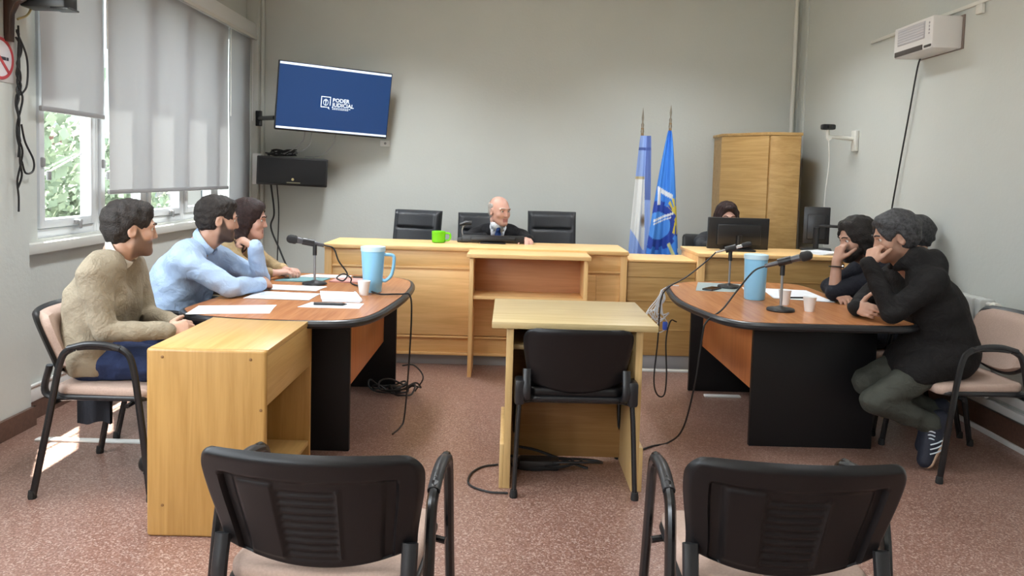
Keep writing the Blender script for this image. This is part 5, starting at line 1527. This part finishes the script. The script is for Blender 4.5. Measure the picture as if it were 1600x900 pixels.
    if hood:
        T.put(cap(L(0.058, -0.058, -0.105), L(-0.058, -0.058, -0.105), 0.042), 0.05)
        for s in (-1, 1):
            T.put(cap(L(0.066*s, 0.005, -0.128), L(0.064*s, -0.055, -0.100), 0.024, 0.038), 0.02)
            T.put(cap(L(0.040*s, 0.045, -0.150), L(0.066*s, 0.005, -0.128), 0.020, 0.024), 0.02)
    hem = J.get('hem')
    T.cut(pel-A3((0, 0, 0.085)) if hem is None else hem, (0, 0, -1))
    for s in 'LR':   # keep the cuff opening clean
        pass
    if suit:
        a = nk+fw*0.16+A3((0, 0, 0.03)); b3 = ch+fw*0.17-A3((0, 0, 0.02))
        T.put(cap(a, b3, 0.095, 0.02, n=fw, ratio=1.8), 0.006, sub=True)
    T.ripple(folds(seed, 0.0042 if not suit else 0.002))
    g = T.build(top_name, top, root, 1)
    if suit:
        S2 = Field(lo, hi, 0.0125)
        for s in (-1, 1):
            S2.put(cap(waist+lat*0.060*s, ch+lat*0.066*s, 0.104*st, 0.106*st), 0.04).put(cap(ch+lat*0.070*s, upc+lat*0.07*s, 0.108, 0.082), 0.04)
        S2.put(cap(nk+fw*0.012, L(0, -0.004, -0.105), 0.070, 0.064), 0.02)
        S2.put(cap(nk+fw*0.012, L(0, 0.0, -0.07), 0.058, 0.060), 0.004, sub=True)
        S2.cut(pel-A3((0, 0, 0.02)), (0, 0, -1))
        S2.build('shirt', suit['shirt'], root, 1)
        S3 = Field(lo, hi, 0.007)
        k0 = nk+fw*0.088+A3((0, 0, 0.005))
        S3.put(cap(k0, k0-A3((0, 0, 0.025))+fw*0.01, 0.020, 0.015), 0.006)
        p1 = upc+fw*0.110; p2 = ch+fw*0.128
        S3.put(cap(k0-A3((0, 0, 0.02)), p1, 0.018, 0.026, n=fw, ratio=0.5), 0.008).put(cap(p1, p2, 0.026, 0.036, n=fw, ratio=0.45), 0.008)
        S3.build('tie', suit['tie'], root, 1)
    if collar is not None:
        # folded collar standing round the neck, open at the throat
        pts = []
        c0 = nk*(1-collar_up)+nt*collar_up
        ax_ = unit(nt-nk); f2 = unit(fw-ax_*(fw @ ax_)); l2 = np.cross(ax_, f2)
        for i in range(15):
            a = math.radians(28+304*i/14)
            pts.append(Vector(c0+f2*(0.012+(collar_r+0.007)*math.cos(a))+l2*(collar_r+0.002)*math.sin(a)-ax_*(0.020*math.cos(a)+0.002))-Vector(root.location))
        MB().tube(pts, 0.0062, 8, smooth=2, flat=3.6, up=tuple(ax_)).build('collar', collar, root)
    # ---- trousers and shoes
    if trousers is not None:
        P = Field(lo, hi, 0.0115)
        P.put(cap(J['hipL'], J['hipR'], 0.102*st), 0.04).put(cap(pel+lat*0.05, pel-lat*0.05, 0.105*st), 0.04)
        for s in 'LR':
            P.put(cap(J['hip'+s], J['k'+s], 0.090*st, 0.070), 0.03).put(cap(J['k'+s], J['k'+s]*trouser_end+J['a'+s]*(1-trouser_end), 0.069, 0.058), 0.025)
        P.cut(pel+A3((0, 0, 0.10)), (0, 0, 1))
        P.ripple(folds(seed+5, 0.006))
        P.build('trousers', trousers, root, 1)
    if shoes is not None:
        for s in 'LR':
            a, t_ = J['a'+s], J['t'+s]
            d = unit(t_-a); up2 = unit(J['k'+s]-a)
            dn = J.get('dn'+s)
            dn = unit(dn) if dn is not None else unit(A3((0, 0, -1)))
            fd = unit(d-dn*(d @ dn))
            heel = a-fd*0.045+dn*0.035; toe = t_
            S4 = Field(np.minimum(heel, toe)-0.10, np.maximum(heel, toe)+0.12, 0.007)
            S4.put(cap(heel, heel*0.45+toe*0.55, 0.042, 0.048), 0.02).put(cap(heel*0.45+toe*0.55, toe, 0.048, 0.040, n=dn, ratio=0.8), 0.02).put(cap(a, a+up2*0.03, 0.046, 0.045), 0.03).put(cap(a, t_, 0.043, 0.034), 0.02)
            S4.cut((heel+toe)/2+dn*0.035, dn)
            sh = S4.build('shoe', shoes, root, 1)
            sh['base'] = tuple(root.location)
            S5 = Field(np.minimum(heel, toe)-0.10, np.maximum(heel, toe)+0.10, 0.007)
            S5.put(cap(heel+dn*0.004, heel*0.45+toe*0.55+dn*0.004, 0.047, 0.052), 0.02).put(cap(heel*0.45+toe*0.55+dn*0.004, toe+dn*0.004, 0.052, 0.044), 0.02)
            S5.cut((heel+toe)/2+dn*0.040, dn); S5.cut((heel+toe)/2+dn*0.020, -dn)
            S5.build('shoe_sole', sole or RUBBER, sh, 1)
    return root, L, J

SK1 = SKINM('skin_light', (0.53, 0.315, 0.225)); SK2 = SKINM('skin_tan', (0.48, 0.275, 0.195), (0.022, 0.016, 0.014)); SK3 = SKINM('skin_rosy', (0.60, 0.345, 0.27)); SK4 = SKINM('skin_olive', (0.44, 0.25, 0.18), (0.016, 0.012, 0.010))
HDARK = hairm('hair_dark_brown', (0.022, 0.017, 0.015)); HBLACK = hairm('hair_black', (0.014, 0.011, 0.010)); HAUB = hairm('hair_auburn', (0.026, 0.012, 0.011))
HGREY = hairm('hair_grey', (0.050, 0.050, 0.053), 0.6, 70); HLGREY = hairm('hair_light_grey', (0.42, 0.38, 0.35), 0.25)
BEARD1 = hairm('beard_brown', (0.050, 0.030, 0.022))
TAN = cloth('tan_sweater', (0.275, 0.23, 0.165), 0.10, 0.35); BLUE = cloth('light_blue_shirt', (0.40, 0.53, 0.74), 0.05, 0.15, 0.75)
NAVY = cloth('navy_trousers', (0.020, 0.032, 0.085)); DARKT = cloth('dark_trousers', (0.02, 0.022, 0.03)); OLIVE = cloth('grey_green_trousers', (0.055, 0.058, 0.048))
HOODIE = cloth('black_hoodie', (0.011, 0.010, 0.010), 0.2); NAVYJ = cloth('dark_navy_jacket', (0.010, 0.011, 0.017), 0.2); CHAR = cloth('charcoal_sweater', (0.03, 0.031, 0.034))
SUITM = cloth('black_suit_cloth', (0.012, 0.012, 0.014), 0.15, 0.15); WSHIRT = cloth('white_shirt_cloth', (0.74, 0.77, 0.82), 0.03, 0.08); TIE = cloth('blue_tie_silk', (0.015, 0.045, 0.17), 0.2, 0.05, 0.4)
BROWNT = cloth('tan_blouse', (0.36, 0.26, 0.14), 0.35)
SHOEB = plain('black_shoe', (0.012, 0.012, 0.012), 0.4); SNEAK = plain('navy_sneaker', (0.012, 0.015, 0.028), 0.7, noise=0.2, nscale=90); TSOLE = plain('tan_sole', (0.58, 0.40, 0.28), 0.6)
WCOL = cloth('white_collar', (0.66, 0.65, 0.60), 0.04, 0.1)

# man 1: tan sweater, hands together over his lap
person('person', 'man in a tan sweater and navy trousers seated at the far left, hands joined', dict(
    pel=(-1.85, 3.46, 0.580), che=(-1.825, 3.46, 0.82), nk=(-1.765, 3.462, 1.032), hd=(-1.710, 3.472, 1.137),
    sR=(-1.775, 3.280, 0.958), sL=(-1.795, 3.645, 0.952), eR=(-1.715, 3.262, 0.712), eL=(-1.735, 3.68, 0.705), wR=(-1.485, 3.335, 0.705), wL=(-1.525, 3.505, 0.705),
    hipR=(-1.83, 3.375, 0.568), hipL=(-1.83, 3.545, 0.568), kR=(-1.43, 3.365, 0.545), kL=(-1.43, 3.60, 0.535), aR=(-1.57, 3.44, 0.105), aL=(-1.56, 3.63, 0.105), tR=(-1.42, 3.46, 0.035), tL=(-1.41, 3.65, 0.035)),
    SK1, HDARK, 'short', TAN, 'sweater', NAVY, SHOEB, stubble=0.72, collar=WCOL, collar_r=0.067, collar_up=0.40, fwd=(1, 0.1, 0), hfwd=(0.83, 0.56, -0.10), stout=1.08, bulk=1.03, seed=3,
    hands=dict(R=dict(d=(0.75, 0.62, 0.06), n=(-0.3, 0.75, -0.5), curl=(0.55, 0.8, 0.5)), L=dict(d=(0.88, -0.45, 0.0), n=(-0.2, -0.6, -0.7), curl=(0.5, 0.8, 0.5))))
# man 2: light blue shirt, hand at his mouth
person('person', 'bearded man in a light blue shirt resting his mouth on his hand', dict(
    pel=(-1.83, 4.20, 0.580), che=(-1.775, 4.20, 0.82), nk=(-1.685, 4.205, 1.005), hd=(-1.605, 4.232, 1.140),
    sR=(-1.715, 4.020, 0.945), sL=(-1.695, 4.385, 0.935), eR=(-1.465, 4.045, 0.793), eL=(-1.425, 4.41, 0.790), wR=(-1.385, 4.275, 0.782), wL=(-1.415, 4.285, 0.985),
    hipR=(-1.81, 4.115, 0.568), hipL=(-1.81, 4.285, 0.568), kR=(-1.40, 4.10, 0.54), kL=(-1.40, 4.34, 0.54), aR=(-1.45, 4.12, 0.105), aL=(-1.45, 4.36, 0.105), tR=(-1.30, 4.12, 0.035), tL=(-1.30, 4.36, 0.035)),
    SK2, HDARK, 'short', BLUE, 'shirt', DARKT, SHOEB, stubble=0.88, collar=BLUE, fwd=(1, 0.05, 0), hfwd=(0.86, 0.48, -0.14), stout=1.12, bulk=1.08, seed=8,
    hands=dict(R=dict(d=(0.25, 0.95, 0.02), n=(-0.6, 0.2, -0.7), curl=(0.45, 0.6, 0.4)), L=dict(d=(-0.80, -0.10, 0.50), n=(-0.45, 0.1, -0.9), curl=(0.9, 1.2, 0.7), thumb=(0.8, 0.4, 0.3))))
# woman at the far end of the left table
person('person', 'dark haired woman in a tan top half hidden behind the blue shirted man', dict(
    pel=(-1.86, 4.96, 0.580), che=(-1.815, 4.955, 0.80), nk=(-1.745, 4.945, 0.975), hd=(-1.672, 4.945, 1.098),
    sR=(-1.76, 4.785, 0.915), sL=(-1.76, 5.105, 0.915), eR=(-1.60, 4.735, 0.785), eL=(-1.56, 5.08, 0.785), wR=(-1.465, 4.775, 0.778), wL=(-1.43, 4.93, 0.778),
    hipR=(-1.84, 4.88, 0.568), hipL=(-1.84, 5.04, 0.568), kR=(-1.43, 4.86, 0.54), kL=(-1.43, 4.98, 0.54), aR=(-1.47, 4.88, 0.105), aL=(-1.47, 4.97, 0.105), tR=(-1.33, 4.88, 0.035), tL=(-1.33, 4.97, 0.035)),
    SK3, HAUB, 'long', BROWNT, 'blouse', DARKT, SHOEB, fwd=(1, 0, 0), hfwd=(0.95, 0.12, -0.12), stout=0.92, bulk=0.9, seed=12, sleeves={'L': 0.85, 'R': 0.85},
    hands=dict(R=dict(d=(0.8, 0.5, 0.08), n=(0, 0.2, -1), curl=(0.4, 0.6, 0.4)), L=dict(d=(0.75, -0.5, 0.12), n=(0, -0.2, -1), curl=(0.5, 0.6, 0.4))))
# man A: black hooded jacket, cheek on hand
rA, LA, JA = person('person', 'grey haired man in a black hooded jacket leaning on the right table', dict(
    pel=(2.275, 3.93, 0.585), che=(2.185, 3.935, 0.82), nk=(2.085, 3.94, 1.020), hd=(1.990, 3.932, 1.165),
    sL=(2.105, 3.755, 0.965), sR=(2.115, 4.120, 0.965), eL=(1.915, 3.775, 0.795), eR=(1.965, 4.19, 0.795), wL=(1.822, 3.842, 1.030), wR=(1.835, 3.985, 0.785),
    hipL=(2.26, 3.85, 0.572), hipR=(2.26, 4.01, 0.572), kL=(1.862, 3.785, 0.352), kR=(1.90, 3.96, 0.400), aL=(2.165, 3.815, 0.235), aR=(2.26, 3.98, 0.25), tL=(2.140, 3.80, 0.052), tR=(2.225, 3.98, 0.062),
    dnL=(0.92, 0.0, -0.39), dnR=(0.92, 0.0, -0.39), hem=(2.2, 3.9, 0.450)),
    SK2, HGREY, 'thick', HOODIE, 'hooded_jacket', OLIVE, SNEAK, TSOLE, stubble=0.35, fwd=(-1, 0, 0), hfwd=(-0.93, 0.16, -0.28), stout=1.14, bulk=1.08, hood=True, skirt=0.46, trouser_end=0.0, seed=21,
    hands=dict(L=dict(d=(0.30, 0.25, 0.75), n=(0.75, 0.35, -0.2), curl=(0.7, 1.0, 0.6), thumb=(0.7, 0.5, 0.3)), R=dict(d=(0.12, -0.98, 0.08), n=(0.85, 0.2, -0.35), curl=(0.45, 0.55, 0.4), thumb=(0.25, 0.95, 0.05))))
# man B: long dark hair and beard, watch on the wrist
rB, LB, JB = person('person', 'bearded man with long dark hair and a wristwatch at the right table', dict(
    pel=(2.375, 4.57, 0.580), che=(2.29, 4.565, 0.81), nk=(2.185, 4.56, 0.985), hd=(2.075, 4.552, 1.108),
    sL=(2.205, 4.385, 0.925), sR=(2.215, 4.735, 0.925), eL=(1.925, 4.475, 0.795), eR=(2.01, 4.74, 0.795), wL=(1.938, 4.500, 0.978), wR=(1.955, 4.51, 0.775),
    hipL=(2.36, 4.485, 0.568), hipR=(2.36, 4.645, 0.568), kL=(1.96, 4.47, 0.54), kR=(1.96, 4.66, 0.54), aL=(2.05, 4.48, 0.105), aR=(2.05, 4.66, 0.105), tL=(1.91, 4.48, 0.035), tR=(1.91, 4.66, 0.035)),
    SK4, HBLACK, 'wavy', NAVYJ, 'jacket', DARKT, SHOEB, beard=HBLACK, stubble=0.9, fwd=(-1, 0, 0), hfwd=(-0.93, -0.12, -0.24), stout=1.0, bulk=1.0, seed=31, sleeves={'L': 0.12, 'R': 0.95},
    hands=dict(L=dict(d=(0.22, 0.12, 0.75), n=(0.8, 0.2, -0.2), curl=(0.6, 1.0, 0.6)), R=dict(d=(0.02, -1, 0.02), n=(0.2, 0, -1), curl=(0.35, 0.5, 0.35))))
w = thing('wristwatch', 'dark wristwatch with pale face on the bearded man at right', 'watch', tuple(JB['wL']*0.82+JB['eL']*0.18))
Mw = Vector(JB['wL']-JB['eL']).to_track_quat('Z', 'Y').to_matrix().to_4x4()
MB().tube([(0.034*math.cos(a), 0.034*math.sin(a), 0) for a in [2*PI*i/20 for i in range(20)]], 0.011, 6, closed=True, flat=0.3, up=None).build('strap', RUBBER, w).matrix_local = Mw
MB().lathe([(0.001, 0.008), (0.017, 0.007), (0.019, 0), (0.019, -0.004)], 16, Matrix.Translation((-0.036, -0.006, 0)) @ Matrix.Rotation(-PI/2, 4, 'Y')).build('watch_case', CHROME, w).matrix_local = Mw
# man C: by the wall, mostly hidden
person('person', 'grey haired man by the wall hidden behind the hooded man', dict(
    pel=(2.53, 5.17, 0.580), che=(2.56, 5.14, 0.81), nk=(2.625, 5.08, 0.985), hd=(2.675, 5.045, 1.105),
    sL=(2.61, 4.92, 0.92), sR=(2.58, 5.28, 0.92), eL=(2.50, 4.86, 0.68), eR=(2.45, 5.33, 0.68), wL=(2.28, 4.95, 0.63), wR=(2.25, 5.22, 0.63),
    hipL=(2.52, 5.09, 0.568), hipR=(2.52, 5.25, 0.568), kL=(2.12, 5.05, 0.54), kR=(2.12, 5.27, 0.54), aL=(2.2, 5.06, 0.105), aR=(2.2, 5.27, 0.105), tL=(2.06, 5.06, 0.035), tR=(2.06, 5.27, 0.035)),
    SK2, HGREY, 'thick', CHAR, 'sweater', DARKT, SHOEB, fwd=(-1, -0.1, 0), hfwd=(-0.95, 0.2, -0.05), seed=41, h=0.018,
    hands=dict(L=dict(d=(-0.9, 0.3, -0.1), n=(0, 0, -1)), R=dict(d=(-0.9, -0.3, -0.1), n=(0, 0, -1))), fine_hands=True)
# the judge
person('person', 'bald judge in a black suit, white shirt and blue tie behind the bench', dict(
    pel=(-0.10, 6.68, 0.590), che=(-0.095, 6.57, 0.815), nk=(-0.085, 6.49, 0.995), hd=(-0.082, 6.425, 1.132),
    sR=(-0.275, 6.50, 0.925), sL=(0.105, 6.485, 0.925), eR=(-0.33, 6.30, 0.905), eL=(0.165, 6.30, 0.900), wR=(-0.20, 6.15, 0.930), wL=(0.155, 6.14, 0.930),
    hipR=(-0.185, 6.66, 0.575), hipL=(-0.015, 6.66, 0.575), kR=(-0.19, 6.30, 0.54), kL=(-0.01, 6.30, 0.54), aR=(-0.19, 6.34, 0.105), aL=(-0.01, 6.34, 0.105), tR=(-0.19, 6.22, 0.035), tL=(-0.01, 6.22, 0.035)),
    SK3, HLGREY, 'bald', SUITM, 'suit_jacket', DARKT, SHOEB, fwd=(0, -1, 0), hfwd=(0.62, -0.78, -0.10), seed=51, suit=dict(shirt=WSHIRT, tie=TIE), bulk=0.97,
    hands=dict(R=dict(d=(0.8, -0.5, -0.1), n=(0, 0, -1)), L=dict(d=(0.1, -0.95, -0.18), n=(-0.3, 0, -1), curl=(0.3, 0.4, 0.3))))
# the clerk
person('person', 'clerk with dark reddish hair peeking over the big black monitor', dict(
    pel=(1.80, 6.72, 0.580), che=(1.805, 6.62, 0.80), nk=(1.815, 6.54, 0.985), hd=(1.835, 6.46, 1.125),
    sR=(1.645, 6.54, 0.915), sL=(1.975, 6.54, 0.915), eR=(1.60, 6.36, 0.89), eL=(2.02, 6.36, 0.89), wR=(1.70, 6.17, 0.925), wL=(1.90, 6.17, 0.925),
    hipR=(1.72, 6.70, 0.568), hipL=(1.88, 6.70, 0.568), kR=(1.70, 6.32, 0.54), kL=(1.90, 6.32, 0.54), aR=(1.70, 6.36, 0.105), aL=(1.90, 6.36, 0.105), tR=(1.70, 6.22, 0.035), tL=(1.90, 6.22, 0.035)),
    SK3, HAUB, 'long', CHAR, 'cardigan', DARKT, SHOEB, fwd=(0, -1, 0), hfwd=(-0.04, -1, -0.16), stout=0.9, bulk=0.9, seed=61, h=0.018,
    hands=dict(R=dict(d=(0.2, -0.9, -0.05), n=(0, 0, -1)), L=dict(d=(-0.2, -0.9, -0.05), n=(0, 0, -1))))
# pale stripes on the near sneaker of the hooded man
near = [c for c in rA.children if c.name.startswith('shoe')][0]
hl = Vector((2.172+0.019, 3.755, 0.232+0.03)); tv_ = Vector((-0.17, 0, -0.985)); un = Vector((-0.985, 0, 0.17))
STR = plain('pale_stripe', (0.55, 0.60, 0.66), 0.6)
for k in range(3):
    c = Vector((2.170, 3.756, 0.105+0.024*k))-Vector(rA.location)
    MB().tube([c+Vector((-0.030, 0.004, -0.012)), c+Vector((0, -0.002, 0)), c+Vector((0.026, 0.002, 0.012))], 0.0052, 6, smooth=4, flat=0.6).build('stripe', STR, near)
for k in range(3):
    c = Vector((2.148, 3.775, 0.165+0.018*k))-Vector(rA.location)
    MB().tube([c+Vector((-0.016, 0.01, 0)), c+Vector((-0.005, -0.008, 0.006)), c+Vector((0.014, -0.012, 0.0))], 0.0035, 6, smooth=4).build('lace', STR, near)
